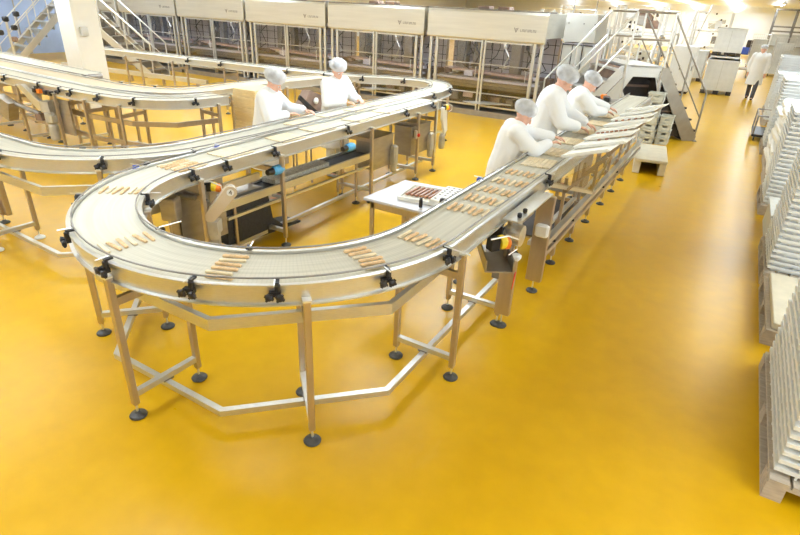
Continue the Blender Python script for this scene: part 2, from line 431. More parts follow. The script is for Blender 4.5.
bigc = track('curved_conveyor', 'large cream belt conveyor with the round bend in front and steel legs', PA, .40, 'belt', frA, clA,
             beams=[(lowA, .130, .04, .04, 'steel'), (upA, .775, .035, .075, 'steel')])

# B: loop belt: straight behind, far bend, parallel lane, left bend, out to the left
PB = smooth_path([(-14.6, 8.62), (-11, 8.86), (-8.8, 9.02), (-6.9, 9.25), (-5.9, 9.72), (-5.2, 9.8), (-4.75, 9.45), (-4.56, 8.9), (-4.50, 8.2), (-4.47, 7.2), (-4.46, 6.2), (-4.43, 5), (-4.42, 4.2)], 8) + \
     [(-4.425, 3.9)] + arc(-5.645, 3.6, 1.22, 0, -90, 30) + [(-6.5, 2.38), (-8, 2.38), (-9.5, 2.38)]
sB = lambda x, y: nearest_s(PB, (x, y))
frB = [sB(x, 8.9) for x in (-13, -11.4, -9.8, -8.2)] + [sB(-6.6, 9.3), sB(-4.9, 9.6)] + [(sB(-6.02, 2.38), 'tray'), sB(-6.75, 2.38), sB(-4.78, 2.74), sB(-7.9, 2.38)]
clB = [(sB(x, 9), 1) for x in (-10.9, -9.9, -8.1, -7.2, -6.3)] + [(sB(-5.7, 9.8), 1), (sB(-4.9, 9.1), 1), (sB(-4.4, 9.1), -1), (sB(-4.4, 8.3), -1),
       (sB(-5.5, 2.4), -1, 'black', .06), (sB(-4.75, 2.75), -1, 'black', .1), (sB(-4.45, 3.35), -1, 'black', .06), (sB(-6.1, 2.4), -1)]
lowB = [(-8.6, 2.38), (-6.45, 2.38), (-5.15, 2.34), (-4.72, 2.75), (-4.5, 3.3), (-4.44, 4.2)]
loopc = track('loop_conveyor', 'long loop conveyor behind the front bend, tan wafers on its far lane', PB, .34, 'belt', frB, clB, rails=(1, 1),
              beams=[(lowB, .130, .04, .04, 'steel'), ([(-8.6, 2.38), (-6.2, 2.36), (-5.2, 2.36), (-4.75, 2.8), (-4.6, 3.2)], .76, .035, .085, 'steel')])
# wide column leg at the left bend
MB().bevbox((-6.72, 2.62, .52), (.13, .06, .84), .006).build('column_leg', 'steel_leg', loopc)

# C: two belts side by side from the left, the back one turning in to the straight behind
PC1 = smooth_path([(-13.5, 4.95), (-11.5, 4.86), (-9.8, 4.76), (-8.2, 4.71), (-7.4, 4.78), (-6.95, 4.98), (-6.72, 5.32), (-6.63, 5.8)], 8)
PC2 = smooth_path([(-13.5, 5.44), (-11.5, 5.34), (-9.8, 5.26), (-8.6, 5.2), (-7.8, 5.3), (-7.35, 5.58), (-7.2, 6.0), (-7.2, 6.6), (-7.18, 7.3), (-7.08, 8.0), (-6.98, 8.85)], 8)
sC1 = lambda x, y: nearest_s(PC1, (x, y)); sC2 = lambda x, y: nearest_s(PC2, (x, y))
FL = track('front_lane_conveyor', 'pale conveyor lane at left ending beside the cardboard stack', PC1, .40, 'belt',
      [sC1(x, 4.8) for x in (-11.2, -9.9, -8.75, -8.0, -7.35)] + [sC1(-6.66, 5.6)],
      [(sC1(x, 4.7), 1) for x in (-10.3, -9.2, -8.6, -8.3, -7.7, -7.1)]+[(sC1(-6.7, 5.3), 1)], rails=(1, 0),
      beams=[([(-13, 4.9), (-8.3, 4.66), (-7.3, 4.74), (-6.8, 5.1), (-6.63, 5.75)], .72, .04, .07, 'steel_leg'), ([(-13, 4.9), (-8.0, 4.62), (-7.1, 4.8), (-6.6, 5.7)], .42, .05, .06, 'steel_leg')])
track('back_lane_conveyor', 'tan conveyor lane at left curving in behind the cardboard stack', PC2, .42, 'belt_tan',
      [sC2(x, 5.3) for x in (-11.8, -10.3, -9.2, -8.3)] + [sC2(-7.2, 6.3), sC2(-7.1, 7.6)],
      [(sC2(x, 5.3), -1) for x in (-9.6, -8.5, -7.7)], rails=(0, 1))
PC3 = smooth_path([(-16, 6.35), (-13, 6.02), (-11.2, 5.86), (-9.9, 5.78)], 6)
track('side_conveyor', 'short bright belt section between the left stairs and the white pillar', PC3, .36, 'belt', [1.2, 3.2, 5.0], [], rails=(0, 0))

mt = MB().lathe((-8.95, 4.46, .28), [(.05, 0), (.07, .02), (.07, .22), (.055, .25), (.085, .28), (.085, .42), (.06, .46)], 16)
mt.box((-8.95, 4.46, .80), (.16, .16, .16), .3).box((-8.86, 4.44, .62), (.08, .08, .1))
mt.build('gear_motor', 'motor', FL)
MB().bb(-8.82, -8.50, 4.52, 4.55, .40, .92).build('side_panel', 'steel_panel', FL)
MB().prism([(-9.72, 4.50, 1.03), (-9.56, 4.50, 1.06), (-9.04, 4.50, .80), (-9.10, 4.50, .70), (-9.22, 4.50, .70)], (0, -.07, 0)).build('chain_guard', 'steel', FL, bevel=.008)
MB().tube([(-9.95, 4.42, .74), (-9.25, 4.46, .64)], .035, 12).build('idler_roller', 'steel_dark', FL)
MB().box((-9.25, 4.46, .60), (.12, .10, .10), .2).build('roller_bearing', 'brown', FL)
MB().box((-10.05, 4.36, .66), (.34, .16, .30), .1, 0, 0, .35).build('switch_box', 'steel_panel', FL)
for dx in (0, .12, .3, .42): MB().box((-9.25+dx, 4.47, 1.0), (.07, .06, .06)).build('sensor_housing', 'black' if dx != .12 else 'orange', FL)

# drive ends, boxes and guards that belong to the big curved conveyor
def number_mesh(txt, size, m, parent, loc, R, name='number_plate_digit'):
    cu = bpy.data.curves.new('digit', 'FONT'); cu.body = txt; cu.size = size; cu.align_x = 'CENTER'; cu.align_y = 'CENTER'; cu.extrude = .0008
    t = bpy.data.objects.new('digit', cu); COL.objects.link(t); bpy.context.view_layer.update()
    me = bpy.data.meshes.new_from_object(t.evaluated_get(bpy.context.evaluated_depsgraph_get()))
    bpy.data.objects.remove(t); me.materials.clear(); me.materials.append(M[m])
    o = bpy.data.objects.new(name, me); COL.objects.link(o); o.parent = parent
    o.matrix_basis = Matrix.Translation(V3(loc)-wloc(parent)) @ R.to_4x4()
    return o
A = bigc
# inner box panels near the left of the bend (panel wall and switch box with the red button)
MB().box((-3.97, 3.12, .62), (.03, .52, .62), 0).bb(-4.10, -3.96, 2.86, 2.9, .31, .93).build('side_panel', 'steel_panel', A)
sw = MB().bevbox((-3.84, 2.70, .80), (.14, .12, .20), .01, .45).build('switch_box', 'steel_panel', A)
MB().lathe((0, 0, 0), [(.03, 0), (.034, .01), (.028, .03), (.01, .036)], 14, axis='Y').build('stop_button', 'red', A).location = V3((-3.84, 2.62, .79))-wloc(A)
MB().tube([(-4.13, 2.82, .86), (-3.79, 2.92, .84)], .024, 12).build('idler_roller', 'steel_dark', A)
# beacon-like photocell with yellow and orange caps
def sensor(parent, x, y, z, a=0, s=1):
    R = Matrix.Rotation(a, 3, 'Z'); c = V3((x, y, z))
    o = MB().box(c+R @ V3((.012*s, 0, 0)), (.06*s, .06*s, .08*s), a).build('sensor_housing', 'black', parent)
    m = MB().lathe((0, 0, 0), [(.044*s, .0), (.047*s, .03*s), (.036*s, .05*s)], 14, axis='X'); m.v = [tuple(R @ V3(v)+c+R @ V3((.05*s, 0, 0))) for v in m.v]; m.build('yellow_cap', 'yellow', o)
    m = MB().lathe((0, 0, 0), [(.040*s, 0), (.042*s, .03*s), (.02*s, .05*s)], 14, axis='X'); m.v = [tuple(R @ V3(v)+c+R @ V3((.09*s, 0, -.01*s))) for v in m.v]; m.build('orange_cap', 'orange', o)
    MB().tube([c+R @ V3((q[0]*s, q[1]*s, q[2]*s)) for q in ((-.04, -.04, .05), (.06, -.07, .07), (.15, -.06, .03), (.16, -.05, -.04), (.1, -.05, -.07))], .006, 6).build('wire_hoop', 'steel_bright', o)
    return o
sensor(A, -3.80, 3.06, .91, .6, .95)
# slanted chain guard with the 4 plate and its gear motor
nrm = V3((.75, -.66, 0)).normalized(); hz_ = V3((.66, .75, 0)).normalized()
g1 = V3((-3.72, 3.00, .665)); g0 = g1 + hz_*.19 + V3((0, 0, .22))
d = (g0-g1).normalized(); side = d.cross(nrm).normalized(); th = nrm*.035
poly = []
for k in range(9): a = PI*k/8; poly.append(g0 + side*(.060*math.cos(a)) + d*(.060*math.sin(a)))
for k in range(9): a = PI+PI*k/8; poly.append(g1 + side*(.052*math.cos(a)) + d*(.052*math.sin(a)))
gd = MB().prism([p-th for p in poly], th*2).build('chain_guard', 'guard', A, bevel=.006)
Rx = Matrix(((0, 0, 1), (1, 0, 0), (0, 1, 0)))
plate = MB(); plate.lathe((0, 0, 0), [(.032, 0), (.032, .002)], 18, axis='X'); Rn = Matrix.Rotation(math.atan2(nrm.y, nrm.x), 3, 'Z'); plate.v = [tuple(Rn @ V3(v)+g0+nrm*.036) for v in plate.v]; plate.build('number_plate', 'white', gd)
number_mesh('4', .06, 'black', gd, g0+nrm*.040, Rn @ Rx, 'digit')
mt = MB().lathe((-3.73, 3.02, .34), [(.04, 0), (.05, .02), (.05, .10), (.06, .12), (.06, .16), (.045, .18)], 16)
for k in range(8): a = k*PI/4; mt.box((-3.73+.052*math.cos(a), 3.02+.052*math.sin(a), .41), (.012, .006, .10), a)
mt.box((-3.73, 3.02, .56), (.13, .12, .12), .5).build('gear_motor', 'motor', A)
MB().box((-3.80, 3.04, .62), (.03, .10, .62), .5).tube([(-3.80, 3.02, .80), (-3.73, 3.0, .80)], .016, 10).tube([(-3.8, 3.02, .64), (-3.73, 3.0, .64)], .016, 10).build('motor_bracket', 'steel_dark', A)
MB().beam((-3.79, 3.30, 1.03), (-3.80, 3.52, 1.03), .03, .02).build('yellow_strip', 'yellow', A)
# blue cable couplings under the straight
for y, z in ((3.92, .86), (5.18, .86)):
    o = MB().lathe((-3.80, y, z), [(.03, -.02), (.05, 0), (.052, .08), (.04, .12)], 12, axis='Y').build('cable_coupling', 'sky', A)
    MB().lathe((-3.80, y-.1, z), [(.03, 0), (.035, .08)], 12, axis='Y').build('coupling_nut', 'black', o)
# far-end drive boxes of the long straight
for y0, y1 in ((5.95, 6.45), (6.95, 7.55)):
    b = MB().bb(-4.22, -3.93, y0, y1, .38, .80).bb(-4.24, -3.92, y0-.01, y1+.01, .80, .815).build('drive_box', 'steel_panel', A)
    MB().bevbox((-3.90, y1-.02, .5), (.10, .1, .3), .02).lathe((-3.9, y1-.02, .26), [(.03, 0), (.045, .02), (.045, .1)], 12).build('gear_motor', 'motor', b)
sw = MB().bevbox((-3.89, 7.05, .70), (.05, .10, .12), .006).build('switch_box', 'steel', A)
MB().lathe((-3.865, 7.05, .69), [(.028, 0), (.028, .02), (.01, .03)], 12, axis='X').build('stop_button', 'red', A)
MB().prism([(-3.9, 7.80, 1.0), (-3.9, 7.92, 1.0), (-3.9, 8.02, .62), (-3.9, 7.92, .55), (-3.9, 7.82, .8)], (.05, 0, 0)).build('chain_guard', 'white', A, bevel=.008)
MB().lathe((-3.9, 7.93, .32), [(.04, 0), (.05, .03), (.05, .2), (.03, .25)], 12).build('gear_motor', 'motor', A)
sensor(A, -3.88, 7.86, .99, 1.2, .9)
MB().tube([(-3.86, 7.62, .25), (-3.86, 7.62, 1.12)], .012, 8).build('pole', 'steel_bright', A)

# right-hand side: column legs, chute, drive roller and sensor of the big conveyor
for (x, y, sx, sy, top) in ((-1.19, 3.83, .13, .05, .64), (-1.17, 4.60, .15, .06, .97)):
    m = MB().bevbox((x, y, (.12+top)/2), (sx, sy, top-.12), .005); o = m.build('column_leg', 'steel_leg', A)
    a, b = foot_mb(x, y, .12); a.build('foot_screw', 'steel_bright', o); b.build('foot', 'foot', o)
MB().bevbox((-1.15, 3.85, .655), (.075, .085, .05), .012).build('junction_box', 'white', A)
MB().bevbox((-1.15, 4.53, .66), (.12, .07, .12), .014).build('junction_box', 'white', A)
MB().prism([(-1.125, 3.80, .54), (-1.125, 3.83, .54), (-1.125, 3.79, .40), (-1.125, 3.77, .40)], (.004, 0, 0)).build('red_tag', 'red', A)
# open channel chute
MB().sweep([(-1.42, 3.95), (-1.16, 3.52)], [(-.11, .745), (-.10, .745), (-.10, .655), (.10, .655), (.10, .745), (.11, .745), (.11, .645), (-.11, .645)]).build('chute', 'steel_panel', A)
sensor(A, -1.22, 3.44, .90, 1.0, 1.2)
dr = MB().lathe((-1.25, 3.84, .85), [(.03, -.02), (.085, 0), (.088, .10), (.085, .13), (.03, .14)], 26, axis='X').build('drive_drum', 'steel_bright', A)
MB().lathe((-1.24, 3.66, .91), [(.04, -.03), (.045, .03)], 12, axis='X').box((-1.26, 3.64, .93), (.08, .08, .1), .2).build('bearing_block', 'black', A)
MB().prism([(-1.24, 4.08, .84), (-1.24, 4.42, .84), (-1.24, 4.48, 1.03), (-1.24, 3.95, 1.03), (-1.24, 3.92, .98)], (.02, 0, 0)).build('drive_cover', 'steel_panel', A)
MB().tube([(-1.17, 4.02+.09*math.cos(t/10*PI*2), .93+.1*math.sin(t/10*PI*2)) for t in range(1, 9)], .008, 8).build('hose', 'steel_bright', A)
MB().bb(-1.228, -1.09, 3.62, 4.46, 1.03, 1.042).build('cover_plate', 'steel', A)
for y_ in (3.72, 3.84): MB().lathe((-1.13, y_, 1.042), [(.014, 0), (.018, .012), (.018, .03), (.01, .036)], 10).build('knob', 'black', A)
MB().box((-1.35, 4.15, .45), (.10, .2, .28)).build('motor_box', 'steel_dark', A)

# lower return conveyor slung inside the straight's frame
T = thing('return_conveyor', 'low black belt conveyor slung between the legs under the straight', 'conveyor', (-4.1, 4.6, 0))
MB().sweep([(-4.12, 3.25), (-4.14, 6.1)], [(-.13, .56), (.13, .56), (.13, .60), (-.13, .60)]).build('belt', 'rubber', T)
MB().prism([(-4.25, 3.42, .54), (-4.25, 3.40, .16), (-4.25, 3.9, .10), (-4.25, 4.5, .07), (-4.25, 4.5, .09), (-4.25, 4.2, .14), (-4.25, 4.05, .26), (-4.25, 4.0, .54)], (.26, 0, 0)).build('hanging_belt', 'rubber', T)
for x in (-3.965, -4.275): MB().bb(x-.015, x+.015, 3.2, 6.15, .55, .63).build('side_rail', 'steel', T)
MB().bb(-3.98, -3.95, 3.4, 6.1, .44, .47).build('lower_rail', 'steel', T)
for y in (3.3, 4.2, 5.2, 6.05): MB().tube([(-4.27, y, .52), (-3.97, y, .52)], .025, 10).build('roller', 'steel_dark', T)
m = MB().bb(-4.22, -4.02, 4.15, 5.1, .61, .66); m.build('residue_tray', mat('speckled_crumbs', (.50, .48, .42), .8, 0, .35, 60), T)
MB().bb(-4.22, -4.02, 3.55, 3.95, .61, .64).build('residue_tray', 'steel_panel', T)
for y in (3.5, 5.6):
    for x in (-4.27, -3.97): leg(T, x, y, .55, 0, .03, .03, foot='foot')
    MB().beam((-4.27, y, .22), (-3.97, y, .22), .025, .03).build('cross_bar', 'steel_leg', T)

# ------------------------------------------------------------------ wafers on the belts
def bar_proto():
    m = MB().bevbox((0, 0, .008), (.155, .022, .016), .004)
    for k in (-2, -1, 0, 1, 2): m.box((k*.03, 0, .0166), (.006, .018, .003))
    me_o = m.build('wafer_bar', 'wafer'); return me_o
bar = bar_proto(); bar2 = MB().bevbox((0, 0, .008), (.155, .022, .016), .004).build('wafer_bar', 'wafer_pale')
used = [False, False]
rng = random.Random(4)
def put_bar(x, y, a, label, group, v):
    src = (bar, bar2)[v]
    o = src if not used[v] else src.copy()
    if used[v]: COL.objects.link(o)
    used[v] = True
    o.location = (x, y, ZB+.001); o.rotation_euler = (0, 0, a)
    tag(o, label, 'wafer', group); return o
def cluster(path, q, where, w=.40, n=6, skew=0.0):
    s0 = nearest_s(path, q)
    for k in range(n):
        t = (k-(n-1)/2)/n*(w*.80)
        s = s0 + skew*t + rng.uniform(-.012, .012)
        p, d = at_path(path, s); nn = V3((d.y, -d.x, 0)); p = p+nn*t
        side = ['innermost', 'second from the inner rail', 'third from the inner rail', 'third from the outer rail', 'second from the outer rail', 'outermost']
        put_bar(p.x, p.y, math.atan2(d.y, d.x)+rng.uniform(-.1, .1), 'tan wafer bar '+where+', '+side[k], 'wafer bars '+where, 0 if (k*7+int(s0*10)) % 3 else 1)
pa = lambda a: (CX+RR*math.cos(math.radians(a)), CY+RR*math.sin(math.radians(a)))
for q, where in ((pa(182), 'at the far left of the bend'), (pa(213), 'just past the left of the bend'), (pa(262), 'at the very front of the bend'),
                 (pa(296), 'right of the front leg'), (pa(333), 'below the white work table'),
                 (pa(354), 'beside the work table corner'), ((-1.46, 3.52), 'just past the work table corner'), ((-1.46, 3.80), 'nearest the metal chute'), ((-1.46, 4.08), 'just past the metal chute'), ((-1.46, 4.38), 'before the stooping worker'),
                 ((-1.46, 4.72), 'nearest the stooping worker'), ((-4, 3.05), 'above the number 4 guard')):
    cluster(PA, q, where)
sheet_i = 0
def sheet(path, q, where, w=.24, l=.22, m='wafer_pale', off=0):
    s0 = nearest_s(path, q); p, d = at_path(path, s0); nn = V3((d.y, -d.x, 0)); p = p+nn*off
    a = math.atan2(d.y, d.x)
    mb = MB()
    for k in range(7): mb.bevbox((0, (k-3)*w/7.2, .008), (l, w/7.6, .014), .003)
    mb.box((0, 0, .004), (l*.98, w*.97, .006))
    o = mb.build('wafer_sheet', m); o.location = (p.x, p.y, ZB+.001); o.rotation_euler = (0, 0, a+rng.uniform(-.12, .12))
    tag(o, 'flat ridged wafer sheet lying '+where, 'wafer', 'wafer sheets on the long straight')
for path, q, where, of in ((PA, (-4, 3.55), 'on the near lane above the gear motor', 0), (PA, (-4, 4.35), 'on the near lane left of the first blue coupling', 0), (PA, (-4, 4.95), 'on the near lane in front of the left worker', .02),
                       (PA, (-4, 5.75), 'on the near lane between the two far workers', 0), (PA, (-4, 6.5), 'on the near lane in front of the right far worker', 0),
                       (PB, (-4.4, 5.05), 'on the far lane in front of the left worker', 0), (PB, (-4.4, 5.7), 'on the far lane between the two far workers', 0),
                       (PB, (-4.4, 6.3), 'on the far lane in front of the right far worker', 0), (PB, (-4.4, 6.9), 'on the far lane past the right far worker', 0), (PB, (-4.5, 7.6), 'on the far lane before the far bend', 0),
                       (PA, (-1.46, 5.2), 'on the packing lane beside the stooping worker', 0), (PA, (-1.46, 5.75), 'on the packing lane by the stooping worker\'s hands', 0), (PA, (-1.46, 6.4), 'on the packing lane before the tall worker', 0),
                       (PA, (-1.46, 7.1), 'on the packing lane beside the tall worker', 0), (PA, (-1.46, 7.8), 'on the packing lane before the far worker', 0), (PA, (-1.46, 8.5), 'on the packing lane beside the far worker', 0)):
    sheet(path, q, where, .30 if path is PA else .24, .34, 'wafer_pale', of)

# ------------------------------------------------------------------ work table with two trays
T = thing('work_table', 'white topped steel side table inside the bend', 'table', (-2.2, 4.1, 0))
MB().prism([(-2.56, 3.72, .87), (-1.86, 3.72, .87), (-1.76, 4.1, .87), (-1.76, 4.48, .87), (-2.53, 4.40, .87)], (0, 0, .025)).build('table_top', 'table', T, bevel=.004)
MB().bb(-2.5, -1.86, 3.76, 3.79, .80, .868).bb(-2.5, -2.47, 3.76, 4.36, .80, .868).build('apron', 'steel_leg', T)
for x, y in ((-2.50, 3.78), (-2.12, 3.78), (-2.49, 4.34), (-1.83, 4.34)): leg(T, x, y, .865, 0, .035, .035)
T = thing('stick_tray', 'white tray of brown chocolate sticks on the work table', 'tray', (-2.15, 4.08, .896), .14)
for nm, b in (('tray_base', MB().bb(-.17, .17, -.2, .2, 0, .012)), ):
    b.bb(-.17, .17, -.2, -.188, .012, .03).bb(-.17, .17, .188, .2, .012, .03).bb(-.17, -.158, -.19, .19, .012, .03).bb(.158, .17, -.19, .19, .012, .03)
    o = b.build(nm, 'board'); o.parent = T
for k in range(6):
    o = MB().bevbox((0, 0, .012), (.028, .26, .02), .005).build('chocolate_stick', 'choc')
    a = .14; x, y = (k-2.5)*.043, .03
    o.location = (-2.15+x*math.cos(a)-y*math.sin(a), 4.08+x*math.sin(a)+y*math.cos(a), .911); o.rotation_euler = (0, 0, a-.12)
    tag(o, 'brown chocolate stick in the tray on the work table, '+['first', 'second', 'third', 'fourth', 'fifth', 'sixth'][k]+' from the left', 'chocolate', 'chocolate sticks in the work table tray')
T = thing('mould_tray', 'white tray dotted with small holes, right end of work table', 'tray', (-1.90, 4.12, .896), .10)
b = MB().bevbox((0, 0, .03), (.22, .44, .06), .006); o = b.build('tray_body', 'board'); o.parent = T
m = MB()
for i in range(4):
    for j in range(7): m.lathe((-.075+i*.05, -.17+j*.056, .0595), [(.012, 0), (.012, .003)], 8)
o = m.build('hole_pattern', 'mark'); o.parent = T; o['kind'] = 'stuff'
T = thing('hand_counter', 'small black clip standing at the front of the mould tray', 'clip', (-2.02, 3.80, .896))
o = MB().bevbox((0, 0, .035), (.03, .02, .07), .004).build('clip_body', 'black'); o.parent = T
o = MB().lathe((0, 0, .07), [(.012, 0), (.014, .01), (.008, .02)], 10).build('clip_knob', 'black'); o.parent = T

# ------------------------------------------------------------------ packing frame on the right
T = thing('packing_bench', 'steel packing bench with low rails and sloping supports beside the right belt', 'bench', (-1.2, 7, 0))
for y in (5.338, 6.093, 6.853, 7.708, 8.441, 9.17):
    leg(T, -1.21, y, .50, 0, .05, .05, foot='black'); leg(T, -1.63, y, .93, 0, .04, .04)
    MB().beam((-1.63, y, .25), (-1.21, y, .25), .03, .04).build('cross_bar', 'steel_leg', T)
    MB().beam((-1.20, y, .50), (-1.20, y, .95), .03, .03).build('support_arm', 'steel_leg', T)
    MB().beam((-1.20, y, .80), (-.86, y, 1.22), .03, .03).build('support_arm', 'steel_leg', T)
MB().bb(-1.18, -1.12, 4.65, 10.3, .44, .50).build('outer_rail', 'steel', T)
MB().bb(-1.18, -1.14, 4.65, 10.3, .30, .35).build('outer_rail', 'steel_leg', T)
MB().bb(-1.30, -1.26, 4.65, 10.3, .44, .48).build('inner_rail', 'steel', T)
MB().bb(-1.78, -1.12, 6.45, 6.50, .45, .50).build('cross_rail', 'steel', T)
MB().prism([(-1.75, 5.2, .30), (-1.28, 5.2, .30), (-1.28, 6.4, .36), (-1.75, 6.4, .36)], (0, 0, .01)).build('drip_plate', 'dark', T)
for y in (5.0, 5.7, 7.2, 8.1): MB().lathe((-1.15, y, .40), [(.012, -.03), (.018, 0), (.012, .03)], 8, axis='X').build('bolt', 'black', T)
ga, gb, gc, gd_ = V3((-1.222, 4.78, 1.02)), V3((-1.13, 6.44, .53)), V3((-.78, 5.04, 1.315)), V3((-1.21, 5.06, 1.19))
MB().prism([ga, gb, gc], (.006, 0, 0)).prism([ga, gc, gd_], (.006, 0, 0)).build('clear_guard', 'clear', T)
MB().beam(ga, gb, .03, .05).build('guard_rail', 'steel_bright', T)
MB().beam(gb, gc, .012, .012).build('guard_edge', 'steel', T)
for k, y in enumerate((6.3, 7.9, 9.4)):
    MB().bb(-1.29, -1.27, y-.1, y+.55, .50, .92).build('side_panel', 'steel_leg', T)
# tilted packing boards
rngb = random.Random(9)
wh = ['nearest the camera', 'second nearest the camera', 'third nearest the camera', 'fourth nearest the camera', 'fourth from the far end', 'third from the far end', 'second from the far end', 'at the far end']
for k in range(8):
    y = 5.12+k*.47; L = .56
    T = thing('packing_board', 'white tilted packing board beside the right belt, '+wh[k], 'board', (-1.0, y, 1.27), 0, 'tilted packing boards')
    lo, hi = V3((-.24-.010*(k % 3), 0, -.075)), V3((.17+.03*((k*2) % 3), .02, .045)); z1 = .02
    zf = -.034
    m = MB().prism([lo, hi, hi+V3((.0, L, zf)), lo+V3((-.0, L, zf))], (0, 0, .012)); o = m.build('board_panel', 'board'); o.parent = T
    for e_, n_ in ((hi, .010), (lo, .008)):
        o = MB().beam(e_+V3((0, 0, .012)), e_+V3((0, L, zf+.012)), .012, .014).build('board_edge', 'board'); o.parent = T
    o = MB().beam(lo+V3((.01, .008, .01)), hi+V3((-.01, .008, .01)), .012, .03).build('board_edge', 'board'); o.parent = T
    if k in (1, 2, 4):
        n = {1: 2, 2: 7, 4: 5}[k]
        for j in range(n):
            t = .2+.6*j/max(1, n-1) if n > 2 else .4+.15*j
            q = V3((-1.0, y, 1.28)) + lo.lerp(hi, t) + V3((0, .24, .006))
            o = MB().bevbox((0, 0, .010), (.035, .022, .018), .004).build('chocolate_piece', 'choc'); o.location = q; o.rotation_euler = (0, -.30, rngb.uniform(-.5, .5))
            tag(o, 'dark chocolate piece on the board '+wh[k].replace('the camera', 'camera').replace('at the', 'at')+', '+ordn(j)+' from the belt', 'chocolate', 'chocolate pieces on the tilted boards')
# side piece: crate, beige step
def crate(x, y, z, w=.30, d=.32, h=.145):
    T = thing('plastic_crate', '', 'crate', (x, y, z))
    m = MB().bb(-w/2, w/2, -d/2, d/2, 0, .012)
    for sx in (-1, 1):
        m.bb(sx*w/2, sx*(w/2-.012), -d/2, d/2, 0, .06).bb(sx*w/2, sx*(w/2-.012), -d/2, -d/2+.1, .06, .11).bb(sx*w/2, sx*(w/2-.012), d/2-.1, d/2, .06, .11).bb(sx*w/2, sx*(w/2-.012), -d/2, d/2, .10, h)
        m.bb(-w/2, w/2, sx*d/2, sx*(d/2-.012), 0, .06).bb(-w/2, -w/2+.11, sx*d/2, sx*(d/2-.012), .06, .11).bb(w/2-.08, w/2, sx*d/2, sx*(d/2-.012), .06, .11).bb(-w/2, w/2, sx*d/2, sx*(d/2-.012), .10, h)
    o = m.build('crate_body', 'crate'); o.parent = T
    r = MB(); e = .012
    r.bb(-w/2-e, w/2+e, -d/2-e, -d/2, h-.025, h).bb(-w/2-e, w/2+e, d/2, d/2+e, h-.025, h).bb(-w/2-e, -w/2, -d/2, d/2, h-.025, h).bb(w/2, w/2+e, -d/2, d/2, h-.025, h)
    o = r.build('rim', 'crate'); o.parent = T
    return T
c0 = crate(-1.34, 12.60, 0); tr = {c0: kids(c0)}
for k in range(7):
    t = c0 if k == 0 else dup(c0, (-1.34+rngb.uniform(-.015, .015), 12.60, k*.146), tree=tr)
    t['label'] = 'grey-green plastic crate beside the stairs, '+('topmost' if k == 6 else ordn(k)+' from the bottom')+' of the taller stack'; t['group'] = 'crates stacked under the stairs'
for k in range(4):
    t = dup(c0, (-1.04+rngb.uniform(-.01, .01), 12.70, k*.146), tree=tr)
    t.scale = (.8, 1, 1)
    t['label'] = 'grey-green plastic crate beside the stairs, '+('topmost' if k == 3 else ordn(k)+' from the bottom')+' of the lower stack'; t['group'] = 'crates stacked under the stairs'
T = thing('step_platform', 'beige plastic step on the yellow floor beside the packing frame', 'step', (-.97, 10.45, 0), .14)
for n_, m in (('step_top', MB().bevbox((0, 0, .24), (.52, 1.3, .05), .008)), ('step_side', MB().bevbox((-.20, 0, .11), (.11, 1.22, .21), .006)), ('step_side', MB().bevbox((.20, 0, .11), (.11, 1.22, .21), .006)), ('step_back', MB().bb(-.15, .15, .5, .53, .02, .21))):
    o = m.build(n_, 'step'); o.parent = T

